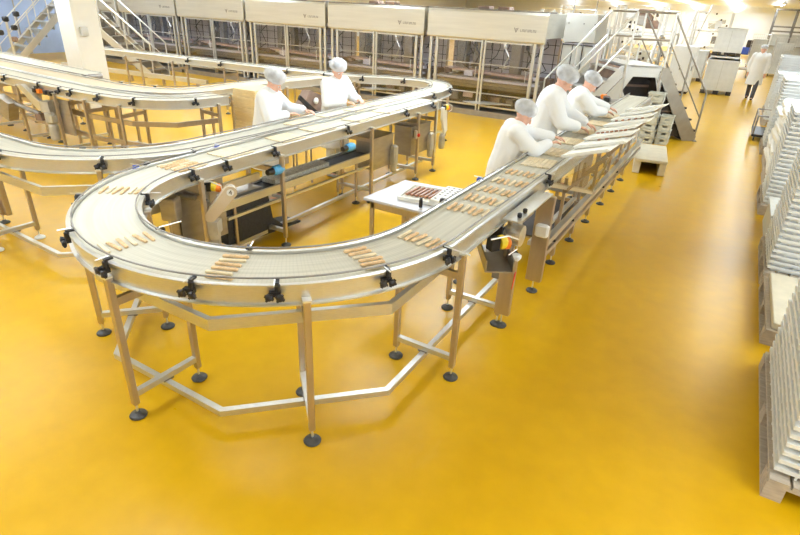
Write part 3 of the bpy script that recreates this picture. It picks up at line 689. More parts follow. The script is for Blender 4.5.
# ------------------------------------------------------------------ packaging machines in a row
def machine(x):
    W = 3.05; y0 = 12.85
    T = thing('packaging_machine', '', 'machine', (x, y0, 0))
    def bld(nm, mb, m, par=T, **k):
        mb.v = [(a+x, b+y0, c) for a, b, c in mb.v]; return mb.build(nm, m, par, **k)
    prof = [(-.10, 1.78), (-.10, 2.33), (-.06, 2.38), (1.55, 2.38), (1.55, 1.86), (-.02, 1.86), (-.04, 1.75), (-.085, 1.75)]
    h = bld('hood', MB().prism([(.02, a, b) for a, b in prof], (W-.04, 0, 0)), 'hood')
    bld('hood_lip', MB().bb(.02, W-.02, -.06, .5, 2.38, 2.41), 'steel_dark', h)
    for xx in (1.4, 1.9): bld('vent_box', MB().bevbox((xx, .2, 2.44), (.28, .3, .07), .01), 'brown', h)
    bld('under_trim', MB().bb(.05, W-.05, -.02, .04, 1.70, 1.78), 'steel_dark', h)
    # printed mark: an open triangle and a row of thin strokes
    m = MB(); ox = 2.26
    m.prism([(ox, -.102, 2.06), (ox+.02, -.102, 2.06), (ox+.055, -.102, 1.985), (ox+.09, -.102, 2.06), (ox+.11, -.102, 2.06), (ox+.055, -.102, 1.95)], (0, .003, 0))
    m.bb(ox+.045, ox+.065, -.102, -.099, 2.02, 2.05)
    rr = random.Random(3)
    for k in range(9):
        a = ox+.16+k*.042
        m.bb(a, a+.008, -.102, -.099, 1.98, 2.035).bb(a+.008, a+.028, -.102, -.099, 2.027 if k % 2 else 1.98, 2.035 if k % 2 else 1.988)
        if k % 3: m.bb(a+.022, a+.030, -.102, -.099, 1.98, 2.035)
    bld('printed_mark', m, 'mark', h)
    # frame
    for xx in (.10, .27, W-.27, W-.10):
        bld('post', MB().bevbox((xx, .0, .94), (.075, .07, 1.62), .008), 'steel')
    for xx in (.1, W-.1): bld('post', MB().bevbox((xx, 1.45, .94), (.08, .08, 1.7), .008), 'steel_leg')
    bld('plinth', MB().bb(.03, W-.03, -.12, 1.5, 0, .13), 'steel_panel')
    bld('door_frame', MB().bb(1.47, 1.51, -.04, 0, .05, 1.76).bb(1.55, 1.59, -.04, 0, .05, 1.76), 'steel_bright')
    for a, b in ((.32, 1.46), (1.60, W-.32)):
        p = bld('door', MB().bb(a, b, -.025, -.018, .25, 1.72), 'doorpane')
        bld('door_edge', MB().bb(a, b, -.035, -.01, .22, .26), 'steel', p); bld('door_edge', MB().bb(a, b, -.035, -.01, 1.70, 1.74), 'steel', p)
        bld('door_handle', MB().tube([(b-.06, -.05, .9), (b-.06, -.07, .92), (b-.06, -.07, 1.12), (b-.06, -.05, 1.14)], .01, 6), 'steel_bright', p)
    # insides
    rr = random.Random(11)
    bld('rear_panel', MB().bb(.1, W-.1, 1.40, 1.43, .13, 1.86), 'lilac')
    g = MB()
    for k in range(9): g.bb(.2+k*.33, .215+k*.33, 1.385, 1.40, .9, 1.8)
    for k in range(4): g.bb(.1, W-.1, 1.385, 1.40, 1.0+k*.22, 1.012+k*.22)
    bld('panel_grid', g, 'dark')
    bld('machine_bed', MB().bb(.2, W-.2, .35, .95, .60, .86).bb(.2, W-.2, .20, .33, .70, .78), 'steel_panel')
    bld('infeed_belt', MB().bb(.12, W-.12, .12, .30, .80, .84), 'lilac')
    bld('transfer_belt', MB().prism([(.3, .4, .98), (2.7, .4, .90), (2.7, .75, .90), (.3, .75, .98)], (0, 0, .05)), 'pink')
    bld('lower_housing', MB().bb(.35, 1.35, .30, 1.2, .18, .50).bb(1.7, 2.7, .35, 1.2, .15, .44), 'dark')
    bld('lower_housing', MB().bb(.1, W-.1, 1.0, 1.38, .13, .9), 'brown')
    bld('tower', MB().bevbox((.62, .85, 1.30), (.28, .26, .95), .015).bevbox((.98, .95, 1.25), (.16, .2, .85), .01), 'steel_dark')
    bld('tower', MB().bevbox((2.05, .95, 1.3), (.26, .24, .9), .015), 'steel_panel')
    for k, (xx, yy) in enumerate(((1.15, .4), (1.9, .45), (2.45, .5))):
        a = bld('picker_arm', MB().bevbox((xx, yy, 1.66), (.075, .075, .20), .01).tube([(xx, yy, 1.58), (xx+.12, yy, 1.38), (xx+.02, yy, 1.16)], .018, 6).box((xx, yy, 1.13), (.14, .14, .03)), 'black' if k != 1 else 'steel_bright')
        bld('suction_cup', MB().lathe((xx, yy, 1.08), [(.02, 0), (.012, .04)], 8), 'white' if k else 'rubber', a)
    c = MB()
    for k in range(9):
        a = rr.uniform(.3, 2.7); b = rr.uniform(.5, 1.2); z = rr.uniform(1.1, 1.6)
        c.tube([(a, b, 1.75), (a+rr.uniform(-.1, .1), b, (1.75+z)/2), (a+rr.uniform(-.25, .25), b-.05, z), (a+rr.uniform(-.4, .4), b-.1, z-.15)], .012, 5)
    bld('air_hose', c, 'black')
    for k in range(10):
        a = rr.uniform(.3, 2.75); b = rr.uniform(.3, .9); z = .88+rr.uniform(0, .03)
        bld('carrier_block', MB().bevbox((a, b, z+.05), (rr.uniform(.08, .24), rr.uniform(.08, .2), rr.uniform(.05, .16)), .008), rr.choice(['lilac', 'pink', 'steel', 'brown', 'white', 'steel_bright']))
    for k in range(7):
        a = .35+k*.38; bld('drive_box', MB().bevbox((a, .33, .36+rr.uniform(-.05, .08)), (rr.uniform(.12, .26), .18, rr.uniform(.12, .24)), .01), rr.choice(['brown', 'steel_dark', 'dark', 'pink']))
    bld('rail', MB().tube([(.1, .10, .52), (W-.1, .10, .52)], .016, 8), 'steel')
    bld('rail', MB().tube([(.1, .22, .70), (W-.1, .22, .70)], .016, 8), 'steel_dark')
    bld('rail', MB().tube([(.1, .3, 1.18), (W-.1, .3, 1.18)], .014, 8), 'steel_bright')
    bld('lower_flap', MB().prism([(1.15, -.10, .30), (1.5, -.30, .30), (2.4, -.02, .34), (1.9, .1, .34)], (0, 0, .015)), 'steel')
    return T
mc = machine(-6.92)
for k in range(6):
    l = bpy.data.lights.new('machine_fill_light', 'AREA'); l.shape = 'RECTANGLE'; l.size = 2.4; l.size_y = .06; l.energy = 9; l.color = (.86, .92, 1)  # fill lamp added under each hood to brighten the machine insides
    o = bpy.data.objects.new('machine_fill_light', l); COL.objects.link(o); o.location = (-6.92-3.11*k+1.52, 12.95, 1.69); o.rotation_euler = (math.radians(18), 0, 0); tree = {mc: kids(mc)}
for ch in tree[mc]: tree[ch] = kids(ch)
mlab = ['beside the grey end cabinet', 'second from right end of the row', 'behind the right far worker', 'behind the left far worker', 'second from left end of the row', 'beside the white pillar']
for k in range(6):
    t = mc if k == 0 else dup(mc, (-6.92-3.11*k, 12.85, 0), tree=tree)
    t['label'] = 'glazed packaging machine under a steel hood, '+mlab[k]; t['group'] = 'row of packaging machines'
T = thing('end_cabinet', 'grey steel end cabinet with framed doors beside the machine row', 'cabinet', (-3.8, 13.75, 0))
MB().bb(-3.78, -3.06, 13.75, 14.85, 1.80, 2.40).build('upper_box', 'cabinet', T, bevel=.01)
MB().bb(-3.78, -3.06, 13.80, 14.85, .1, 1.78).build('cabinet_body', 'lilac', T)
for a in (-3.77, -3.53, -3.29):
    d_ = MB().bb(a, a+.22, 13.78, 13.80, .15, 1.74).build('door', 'cabinet', T)
    MB().bb(a-.008, a+.006, 13.765, 13.78, .15, 1.76).bb(a, a+.22, 13.765, 13.78, 1.73, 1.75).bb(a, a+.22, 13.765, 13.78, .95, .965).build('door_seal', 'black', d_)
for a in (-3.7, -3.35, -3.1): MB().lathe((a, 13.74, 2.2), [(.012, -.01), (.012, .01)], 8, axis='Y').build('bolt', 'black', T)
MB().tube([(-3.72, 14.05, 2.4), (-3.72, 14.05, 2.75), (-3.6, 14.05, 2.75), (-3.6, 14.05, 3.0)], .012, 6).build('conduit', 'steel_dark', T)
MB().tube([(-3.2, 14.05, 2.4), (-3.2, 14.05, 2.7), (-3.05, 14.05, 2.7), (-3.05, 14.05, 3.0)], .012, 6).build('conduit', 'steel_dark', T)

# ------------------------------------------------------------------ pillar, kerb rail
T = thing('pillar', 'square white painted pillar rising behind the left conveyors', 'pillar', (-12.3, 7.15, 0))
MB().bb(-12.58, -12.02, 6.87, 7.43, 0, ZC).build('shaft', 'white', T, bevel=.01)
MB().bb(-12.0, -11.94, 6.95, 7.1, 1.55, 1.72).build('wall_switch', 'steel', T)
T = thing('floor_rail', 'low steel guard rail along the floor behind the left conveyors', 'rail', (-16, 10.5, 0))
MB().beam((-18.6, 10.0, .24), (-12.6, 10.6, .24), .10, .12).build('rail_bar', 'steel', T)
for k in range(5): MB().bb(-18.2+k*1.3, -18.15+k*1.3, 10.03+k*.13, 10.1+k*.13, 0, .2).build('post', 'steel_leg', T)

# ------------------------------------------------------------------ stairs
def stairs(name, label, B, d, w, W, rise, run, n, mats=('steel', 'steel_panel'), hand=1.05, flip=False, posts=3, side=.18):
    B = V3((*B, 0)); d = V3((*d, 0)).normalized(); w = V3((*w, 0)).normalized(); z = V3((0, 0, 1))
    T = thing(name, label, 'stairs', B)
    for s in (0, 1):
        o = B + w*(W*s)
        MB().prism([o, o+d*side*1.1, o+d*(run+.02)+z*(rise-side*.9), o+d*(run+.02)+z*rise, o+d*(run-.1)+z*rise, o-d*.02+z*.1], w*(.03 if s else -.03)).build('stringer', mats[0], T)
        if hand:
            MB().tube([o+d*.0+z*(hand), o+d*run+z*(rise+hand)], .021, 8).build('handrail', mats[0], T)
            MB().tube([o+d*.0+z*(hand*.5), o+d*run+z*(rise+hand*.5)], .015, 8).build('mid_rail', mats[0], T)
            for k in range(posts):
                t = k/(posts-1); q = o+d*run*t+z*rise*t
                MB().tube([q+z*.02, q+z*hand], .020, 8).build('post', mats[0], T)
    for k in range(n):
        t = (k+.6)/n; q = B+d*(run*t)+z*(rise*(k+1)/(n+.3))
        MB().prism([q-d*.12, q+d*.13, q+d*.13+w*W, q-d*.12+w*W], z*-.035).build('tread', mats[1], T)
        MB().prism([q+d*.12-z*.035, q+d*.135-z*.035, q+d*.135+w*W-z*.035, q+d*.12+w*W-z*.035], z*(-rise/(n+.3)+.04)).build('riser', mats[1], T)
    return T
db = (-.85, -.53); wb = (-.53, .85)
Bp = V3((-.48, 13.48, 0)); D = V3((*db, 0)).normalized(); Wv = V3((*wb, 0)).normalized(); Z = V3((0, 0, 1))
T = stairs('crossover_stairs', 'steel crossover stairs with tall handrails bridging the packing conveyor', (-.48, 13.48), db, wb, 1.4, 1.48, 1.05, 6, ('stringer', 'dark'), 1.0, side=.24)
a0, a1 = 1.05, 1.83
pl = Bp+D*a0
# platform with side plates and the six-sided opening over the belt
MB().prism([pl+Z*1.46, pl+D*(a1-a0)+Z*1.46, pl+D*(a1-a0)+Wv*1.4+Z*1.46, pl+Wv*1.4+Z*1.46], Z*.04).build('platform', 'steel', T)
def plate(o, thick):
    def q(u, zz): return o+D*u+Z*zz
    hexa = [(.10, .60), (.02, 1.02), (.12, 1.28), (.60, 1.28), (.76, 1.0), (.50, .60)]
    out = [(-.04, .42), (-.04, 1.5), (.82, 1.5), (.82, .42)]
    m = MB()
    def quad(p): m.prism([q(*a) for a in p], thick)
    quad([(-.04, 1.28), (-.04, 1.5), (.82, 1.5), (.82, 1.28)])
    quad([(-.04, .60), (.10, .60), (.02, 1.02), (-.04, 1.02)]); quad([(-.04, 1.02), (.02, 1.02), (.12, 1.28), (-.04, 1.28)])
    quad([(.82, .60), (.82, 1.0), (.76, 1.0), (.50, .60)]); quad([(.82, 1.0), (.82, 1.28), (.60, 1.28), (.76, 1.0)])
    quad([(-.04, .30), (-.04, .60), (.82, .60), (.82, .30)])
    return m
plate(pl, Wv*.02).build('side_plate', 'steel', T); plate(pl+Wv*1.38, Wv*.02).build('side_plate', 'steel', T)
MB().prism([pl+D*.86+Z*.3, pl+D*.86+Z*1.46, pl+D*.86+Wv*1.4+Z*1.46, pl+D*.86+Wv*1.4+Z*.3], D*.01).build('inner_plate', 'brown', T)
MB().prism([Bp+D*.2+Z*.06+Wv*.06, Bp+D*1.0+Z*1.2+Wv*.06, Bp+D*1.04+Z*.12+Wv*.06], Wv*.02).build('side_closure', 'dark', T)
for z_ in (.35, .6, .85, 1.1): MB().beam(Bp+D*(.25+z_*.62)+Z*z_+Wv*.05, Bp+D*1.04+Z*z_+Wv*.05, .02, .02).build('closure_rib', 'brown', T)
MB().prism([pl+D*-.02+Z*.45+Wv*.5, pl+D*.84+Z*.45+Wv*.5, pl+D*.84+Z*1.44+Wv*.5, pl+D*-.02+Z*1.44+Wv*.5], Wv*.02).build('dark_backing', 'dark', T)  # dark sheets added behind the opening so its inside looks shaded
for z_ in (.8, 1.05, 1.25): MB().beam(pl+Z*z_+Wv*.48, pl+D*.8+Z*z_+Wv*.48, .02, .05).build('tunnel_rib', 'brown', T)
MB().prism([pl+D*.82+Z*.45, pl+D*.82+Z*1.44, pl+D*.82+Z*1.44+Wv*.5, pl+D*.82+Z*.45+Wv*.5], D*.01).build('dark_side_sheet', 'dark', T)
MB().prism([pl+Z*1.40+Wv*.03, pl+D*.82+Z*1.40+Wv*.03, pl+D*.82+Z*1.40+Wv*.5, pl+Z*1.40+Wv*.5], Z*.02).build('dark_top_sheet', 'dark', T)
for u in (a0, a1):
    for w_ in (0, 1.4):
        q = Bp+D*u+Wv*w_
        MB().tube([q+Z*0, q+Z*1.5], .03, 8).build('post', 'steel', T); MB().tube([q+Z*1.5, q+Z*2.5], .022, 8).build('post', 'steel_bright', T)
for w_ in (0, 1.4):
    for zz in (2.5, 2.0): MB().tube([pl+Wv*w_+Z*zz, pl+D*(a1-a0)+Wv*w_+Z*zz], .02, 8).build('handrail', 'steel_panel', T)
# left flight
Q = Bp+D*3.1
run2 = 3.1-a1
for w_ in (0, 1.4):
    o = Q+Wv*w_
    MB().prism([o, o-D*.2, o-D*run2+Z*1.3, o-D*run2+Z*1.48, o-D*(run2-.1)+Z*1.48, o+Z*.1], Wv*.03).build('stringer', 'steel', T)
    for hh in (1.0, .5): MB().tube([o+Z*hh, o-D*run2+Z*(1.5+hh)], .02, 8).build('handrail', 'steel_bright', T)
    for t in (0, .5): MB().tube([o-D*run2*t+Z*1.5*t, o-D*run2*t+Z*(1.5*t+1)], .02, 8).build('post', 'steel_bright', T)
for k in range(6):
    t = (k+.5)/6; q = Q-D*run2*t+Z*(1.48*(k+1)/6.3)
    MB().prism([q-D*.14, q+D*.14, q+D*.14+Wv*1.4, q-D*.14+Wv*1.4], Z*-.035).build('tread', 'steel', T)
MB().prism([Q-D*.3+Z*.05-Wv*.02, Q-D*run2+Z*.05-Wv*.02, Q-D*run2+Z*1.3-Wv*.02], Wv*.015).build('side_panel', 'cabinet', T)
for k in range(3): MB().beam(Q-D*(.6+.35*k)+Z*(.3+.28*k)-Wv*.03, Q-D*run2+Z*(.3+.28*k)-Wv*.03, .01, .02).build('panel_seam', 'steel_panel', T)
foot_mb(Bp.x+.02, Bp.y-.02, .1)[1].build('foot', 'steel_dark', T)

stairs('access_stairs', 'open steel stairs at far left against the pale blue wall', (-21.9, 10.2), (.1, 1), (-1, .1), 1.1, 1.9, 2.1, 7, ('steel', 'steel'), 1.0, posts=4)
stairs('ladder_stairs', 'steel stairs with twin rails right of the white pillar', (-15.9, 11.9), (-.75, -.25), (.25, -.75), .8, 1.9, 2.4, 8, ('steel', 'steel_panel'), 1.0, posts=4)
T = thing('blue_partition', 'pale blue partition panel behind the far left stairs', 'panel', (-24.5, 9, 0))
MB().bb(-24.6, -24.5, 2, 15.5, 0, ZC-.02).build('panel', 'bluewall', T)
for k in range(6): MB().bb(-24.5, -24.48, 3+k*2.2, 3.04+k*2.2, 0, ZC-.02).build('joint', 'steel_panel', T)
T = thing('wall_cabinet', 'beige cupboard block behind the far left stairs', 'cabinet', (-21.6, 13.0, 0))
MB().bb(-22.3, -20.9, 12.6, 13.6, 0, 2.3).build('cabinet_body', 'cabinet', T); MB().bb(-20.9, -20.88, 12.8, 13.1, .3, 1.9).bb(-20.9, -20.88, 13.2, 13.5, .3, 1.9).build('door', 'steel_panel', T)
T = thing('valve_manifold', 'dark valve cluster in front of the far left stairs', 'valve', (-20.6, 9.6, 0))
m = MB().tube([(-20.6, 9.6, 0), (-20.6, 9.6, 1.5)], .04, 8); m.build('stand', 'steel', T)
for dx, dy, z in ((0, 0, 1.45), (.1, .15, 1.2), (-.1, -.2, 1.05), (.05, .1, .85), (0, .35, 1.6), (0, -.3, 1.3)): MB().bevbox((-20.6+dx, 9.6+dy, z), (.16, .16, .16), .03).build('valve_head', 'black' if z > 1 else 'brown', T)

# ------------------------------------------------------------------ cardboard stack and feeder by the far workers
T0 = thing('cardboard_stack_pallet', 'low wooden pallet under the cardboard stack', 'pallet', (-6.28, 6.2, 0))
m = MB()
for k in range(5): m.bb(-.3, .3, -.3+k*.13, -.2+k*.13, .10, .125)
for a in (-.27, 0, .27): m.bb(a-.03, a+.03, -.3, .32, 0, .10)
o = m.build('slats', 'wood'); o.parent = T0
cb = None
for k in range(20):
    if cb is None:
        cb = MB().bevbox((0, 0, .026), (.46, .54, .050), .004).bb(-.231, .231, -.271, .271, .024, .028).build('carton_blank', 'cardboard_edge'); o = cb
    else: o = cb.copy(); COL.objects.link(o)
    o.location = (-6.28+rng.uniform(-.012, .012), 6.2+rng.uniform(-.012, .012), .126+k*.0535)
    tag(o, 'tan cardboard layer left of the left far worker, '+('topmost' if k == 19 else ordn(k)+' from the bottom')+' of its stack', 'cardboard', 'stacked cardboard layers')
T = thing('feeder_unit', 'brown slanted feeder with white knobs between the two far workers', 'feeder', (-5.75, 6.9, 0))
MB().prism([(-5.75, 6.45, .95), (-5.75, 6.65, 1.18), (-5.75, 7.25, .98), (-5.75, 7.15, .55), (-5.75, 6.6, .6)], (.16, 0, 0)).build('feeder_body', 'brown', T)
MB().beam((-5.56, 6.35, 1.12), (-5.56, 7.05, .62), .03, .06).build('dark_band', 'black', T)
for y, z in ((6.75, 1.02), (6.98, .88)): MB().lathe((-5.57, y, z), [(.05, 0), (.05, .02), (.02, .04)], 12, axis='X').build('white_knob', 'white', T)
for y in (6.6, 7.15): MB().tube([(-5.67, y, 0), (-5.67, y, .65)], .02, 8).build('leg', 'steel_leg', T)
MB().bb(-5.7, -5.5, 7.08, 7.22, .6, .9).build('yellow_flap', 'yellow', T)
T = thing('open_carton', 'open tan cardboard tray beside the left far worker', 'box', (-5.15, 5.75, 0))
m = MB().bb(-5.3, -5.0, 5.55, 5.95, .98, .99)
m.bb(-5.3, -5.29, 5.55, 5.95, .99, 1.05).bb(-5.01, -5.0, 5.55, 5.95, .99, 1.05).bb(-5.3, -5.0, 5.55, 5.56, .99, 1.05).bb(-5.3, -5.0, 5.94, 5.95, .99, 1.05)
m.build('carton_tray', 'cardboard', T)
MB().bb(-5.32, -4.98, 5.53, 5.97, .95, .978).build('stand_top', 'steel', T)
for a in (-5.29, -5.01):
    for b in (5.56, 5.94): MB().tube([(a, b, 0), (a, b, .95)], .014, 6).build('leg', 'steel_leg', T)

# ------------------------------------------------------------------ stacks along the right edge
def pallet_mesh(L=1.2, W=.8):
    m = MB()
    for k in range(7): m.bb(k*W/7+.008, (k+1)*W/7-.008, 0, L, .118, .14)
    for y in (0, L/2-.06, L-.12): m.bb(0, W, y, y+.12, .098, .118)
    for x in (0, W/2-.05, W-.1):
        for y in (0, L/2-.06, L-.12): m.bb(x, x+.1, y, y+.12, .02, .098)
        m.bb(x, x+.1, 0, L, 0, .02)
    return m
pal = None
def put_pallet(x, y, lab, rz=0):
    global pal
    if pal is None: pal = pallet_mesh().build('pallet', 'wood'); o = pal
    else: o = pal.copy(); COL.objects.link(o)
    o.location = (x, y, 0); o.scale = (1, 1, 1); o.rotation_euler = (0, 0, rz); tag(o, lab, 'pallet', 'wooden pallets along the right edge'); return o
def tray_proto(name, w=.78, L=1.08, h=.056, m='tray'):
    b = MB(); e = .034
    b.bb(e, w-e, e, L-e, 0, .006)
    for (x0, x1, y0, y1) in ((e, e+.008, e, L-e), (w-e-.008, w-e, e, L-e), (e, w-e, e, e+.008), (e, w-e, L-e-.008, L-e)): b.bb(x0, x1, y0, y1, .006, h-.022)
    for (x0, x1, y0, y1) in ((0, .045, 0, L), (w-.045, w, 0, L), (.045, w-.045, 0, .045), (.045, w-.045, L-.045, L)): b.bb(x0, x1, y0, y1, h-.026, h)
    for k in range(1, 9): b.bb(.004, .016, k*L/9-.006, k*L/9+.006, .004, h-.022)
    for k in range(1, 7): b.bb(k*w/7-.006, k*w/7+.006, .004, .016, .004, h-.022)
    return b.build(name, m)
tp = tray_proto('stacking_tray'); tp_used = False
rs = random.Random(8)
def tray_stack(x, y, z, n, where, group, sc_=(1, 1, 1), pitch=.060, jit=.003, mat_=None):
    global tp_used
    for k in range(n):
        o = tp if not tp_used else tp.copy()
        if tp_used: COL.objects.link(o)
        tp_used = True
        o.location = (x+rs.uniform(-jit, jit), y+rs.uniform(-jit, jit), z+k*pitch); o.scale = sc_
        o.rotation_euler = (0, 0, rs.uniform(-.004, .004))
        tag(o, 'white plastic tray '+('topmost' if k == n-1 else ordn(k)+' from the bottom')+' of '+where, 'tray', group)
g = 'white trays in '
put_pallet(.74, 2.98, 'wooden pallet under the tray stack nearest the camera').scale = (1, 1.24, 1)
tray_stack(.76, 3.03, .141, 31, 'the stack nearest the camera', g+'the stack nearest the camera', (1, 1.32, 1))
put_pallet(.745, 4.85, 'wooden pallet topped with a beige board, between two tray stacks')
T = MB().bevbox((0, 0, .03), (.70, 1.15, .06), .006).build('cover_board', 'step'); T.location = (1.14, 5.46, .142); tag(T, 'beige board lying on the low pallet between the two nearest tray stacks', 'board')
put_pallet(.745, 6.15, 'wooden pallet under the second nearest tray stack')
tray_stack(.77, 6.22, .141, 29, 'the second nearest stack with a blue strap', g+'the second nearest stack')
m = MB().bb(-.004, .80, -.005, -.002, 0, .05)
m.bb(-.006, -.003, -.005, 1.1, 0, .05)
m.tube([(-.008, .0, .02), (-.03, -.02, -.06), (-.02, .0, -.2), (-.01, .02, -.26)], .012, 6); T = m.build('strap', 'sky'); T.location = (.755, 6.20, 1.44); tag(T, 'light blue strap round the second nearest tray stack', 'strap')
T = thing('folded_crate', 'grey folded crate on the floor between the tray stacks', 'crate', (.80, 7.55, 0))
MB().bb(.80, 1.4, 7.55, 8.45, 0, .30).bb(.78, 1.42, 7.53, 8.47, .30, .34).build('crate_body', 'tray_grey', T)
put_pallet(.735, 8.70, 'wooden pallet under the third nearest tray stack')
tray_stack(.76, 8.76, .141, 21, 'the third nearest stack beyond the grey crate', g+'the third nearest stack')
def wrapped(x, y, w, L, h, seed, label, mt='board'):
    T = thing('wrapped_pile', label, 'pile', (x, y, 0)); r = random.Random(seed)
    m = MB(); z = .14; k = 0
    while z < h:
        hh = r.uniform(.05, .11); dx, dy = r.uniform(-.03, .03), r.uniform(-.04, .04)
        m.bevbox((x+w/2+dx, y+L/2+dy, z+hh/2), (w+r.uniform(-.06, .03), L+r.uniform(-.08, .04), hh*.96), .02, r.uniform(-.04, .04)); z += hh
    m.build('folded_liner_pile', mt, T)['kind'] = 'stuff'
    q = MB(); q.bb(x, x+w, y, y+L, 0, .14).build('base', 'wood', T)
    c = MB()
    for k in range(14):
        a = r.uniform(x, x+w-.3); b = r.uniform(y, y+L-.3)
        c.box((a+.15, b+.15, z+r.uniform(0, .03)), (r.uniform(.2, .4), r.uniform(.2, .4), .03), r.uniform(0, 3), 0, r.uniform(-.2, .2), r.uniform(-.2, .2))
    c.build('crumpled_top', 'board', T, bevel=.01)
    return T
wrapped(.80, 10.15, .8, 1.15, 1.05, 2, 'lumpy white pile of folded liners beyond the third tray stack')
wrapped(.82, 11.5, .8, 1.2, 1.12, 5, 'white pile of crumpled liners, farther of the two liner piles')
T = thing('roll_trolley', 'black wheeled steel trolley beside the white liner piles', 'trolley', (.70, 15.1, 0))
for (x, y) in ((.62, 14.5), (1.5, 14.5), (.62, 15.7), (1.5, 15.7)): MB().tube([(x, y, .12), (x, y, .55)], .018, 8).build('frame_post', 'steel_dark', T)
MB().bb(.6, 1.52, 14.48, 15.72, .10, .15).build('deck', 'black', T)
MB().tube([(.62, 14.5, 0.55), (1.5, 14.5, 0.55), (1.5, 15.7, 0.55), (.62, 15.7, 0.55), (.62, 14.5, 0.55)], .018, 8).build('top_rail', 'steel_dark', T)
for (x, y) in ((.66, 14.55), (1.46, 14.55), (.66, 15.65), (1.46, 15.65)): MB().lathe((x, y, .05), [(.048, -.015), (.048, .015)], 14, axis='X').build('wheel', 'rubber', T)
far = [(.80, 13.1, 22, 'the fourth stack beyond the black trolley'), (1.75, 12.6, 26, 'the right-hand stack beside the fourth one'), (.85, 17.0, 19, 'the fifth stack along the aisle'), (1.80, 15.6, 27, 'the tall stack right of the fifth one'), (.90, 19.0, 24, 'the sixth stack along the aisle')]
for x, y, n, wh_ in far:
    put_pallet(x-.02, y-.05, 'wooden pallet under '+wh_); tray_stack(x, y, .141, n, wh_, g+wh_)
# roll cages and rack in the distance
def cage(x, y, label, h=1.75, w=.8, L=1.2):
    T = thing('roll_cage', label, 'cage', (x, y, 0)); 
    MB().bb(x, x+w, y, y+L, .12, .16).build('base', 'steel', T)
    m = MB()
    for k in range(9):
        t = k/8; m.tube([(x, y+L*t, .16), (x, y+L*t, h)], .008, 5); m.tube([(x+w*t, y, .16), (x+w*t, y, h)], .008, 5)
    for z in (.16, .7, 1.2, h): m.tube([(x, y, z), (x+w, y, z)], .014, 6); m.tube([(x, y, z), (x, y+L, z)], .014, 6); m.tube([(x+w, y, z), (x+w, y+L, z)], .014, 6)
    m.build('cage_bars', 'steel', T)
    MB().bb(x+.05, x+w-.05, y+.05, y+L-.05, .17, h-.25).build('load', 'tray_grey', T)
    for a in (x+.06, x+w-.06): MB().lathe((a, y+.08, .06), [(.055, -.015), (.055, .015)], 12, axis='X').build('wheel', 'rubber', T)
    return T
cage(.15, 38.0, 'loaded roll cage beyond the walking person'); cage(1.15, 33.0, 'farthest loaded roll cage along the aisle')
T = thing('storage_rack', 'tall grey steel storage rack at far right', 'rack', (1.6, 41, 0))
for x in (.95, 2.0, 3.05):
    for y in (41, 42): MB().bb(x-.05, x+.05, y-.05, y+.05, 0, 3.1).build('upright', 'steel_dark', T)
for z in (1.9, 2.15, 3.05): MB().bb(.95, 3.05, 40.95, 41.03, z-.04, z+.04).build('beam', 'steel_dark', T)
for z in (.5, 1.1): MB().bb(.95, 3.05, 41, 42, z-.02, z+.02).build('shelf', 'steel_panel', T)
MB().bb(1.1, 2.9, 41.1, 41.9, .53, 1.75).build('shelf_load', 'tray_grey', T)
T = thing('floor_scrubber', 'small blue and black floor machine by the far wall', 'machine', (-.6, 50, 0))
MB().bevbox((-.2, 50, .35), (.9, .6, .5), .05).build('tank', 'blue', T); MB().bb(-1.8, -.6, 49.9, 50.4, 0, .22).build('squeegee', 'black', T); MB().bevbox((.1, 50, .85), (.4, .5, .5), .04).build('seat', 'dark', T)

# ------------------------------------------------------------------ equipment behind the stairs
def cabinet(x, y, w, d, h, label, doors=2, m='cabinet'):
    T = thing('control_cabinet', label, 'cabinet', (x, y, 0))
    MB().bb(x, x+w, y, y+d, .08, h).build('cabinet_body', m, T, bevel=.01)
    MB().bb(x+.02, x+w-.02, y+.02, y+d, 0, .08).build('plinth', 'dark', T)
    for k in range(doors):
        a = x+w*k/doors; dd = MB().bb(a+.01, a+w/doors-.01, y-.015, y, .12, h-.03).build('door', m, T)
        MB().bb(a+w/doors-.06, a+w/doors-.04, y-.03, y-.015, h*.5, h*.5+.15).build('handle', 'black', dd)
    return T
cabinet(-5.0, 20.9, .75, .6, 1.95, 'tall grey control cabinet behind the tall worker', 1)
cabinet(-2.15, 22.0, .75, .6, 1.55, 'pale cabinet left of the white pallet boxes', 2, 'white')
cabinet(-9.5, 22, 1.6, .8, 2.2, 'wide grey cabinet far behind the machine row', 3)
def pbox(x, y, z, w, d, h, label):
    T = thing('pallet_box', label, 'box', (x, y, z), 0, 'large white pallet boxes')
    MB().bb(x, x+w, y, y+d, z+.13, z+h).build('box_body', 'tray', T, bevel=.012)
    MB().bb(x-.02, x+w+.02, y-.02, y+d+.02, z+h-.06, z+h).build('rim', 'tray', T)
    MB().bb(x+w/2-.008, x+w/2+.008, y-.006, y, z+.15, z+h-.08).build('panel_joint', 'tray_grey', T)
    for a in (x, x+w/2-.08, x+w-.16): MB().bb(a, a+.16, y, y+d, z, z+.13).build('skid', 'dark', T)
pbox(-1.05, 22.85, 0, .98, 1.2, 1.15, 'white pallet box standing in the aisle, nearest the stairs')
pbox(-1.15, 26.2, 0, 1.0, 1.2, 1.1, 'white pallet box behind the nearest one, lower of two'); pbox(-1.15, 26.2, 1.11, 1.0, 1.2, 1.0, 'white pallet box on top of another behind')
pbox(-2.35, 27.0, 0, 1.0, 1.2, 1.2, 'white pallet box left of the stacked pair')
T = thing('low_trolley', 'low tan trolley on the floor beyond the white pallet boxes', 'trolley', (.0, 31, 0))
MB().bb(-.25, .35, 30.6, 31.5, .35, .42).build('deck', 'wood', T)
for x in (-.2, .3):
    for y in (30.65, 31.45): MB().bb(x-.03, x+.03, y-.03, y+.03, 0, .35).build('leg', 'steel_dark', T)
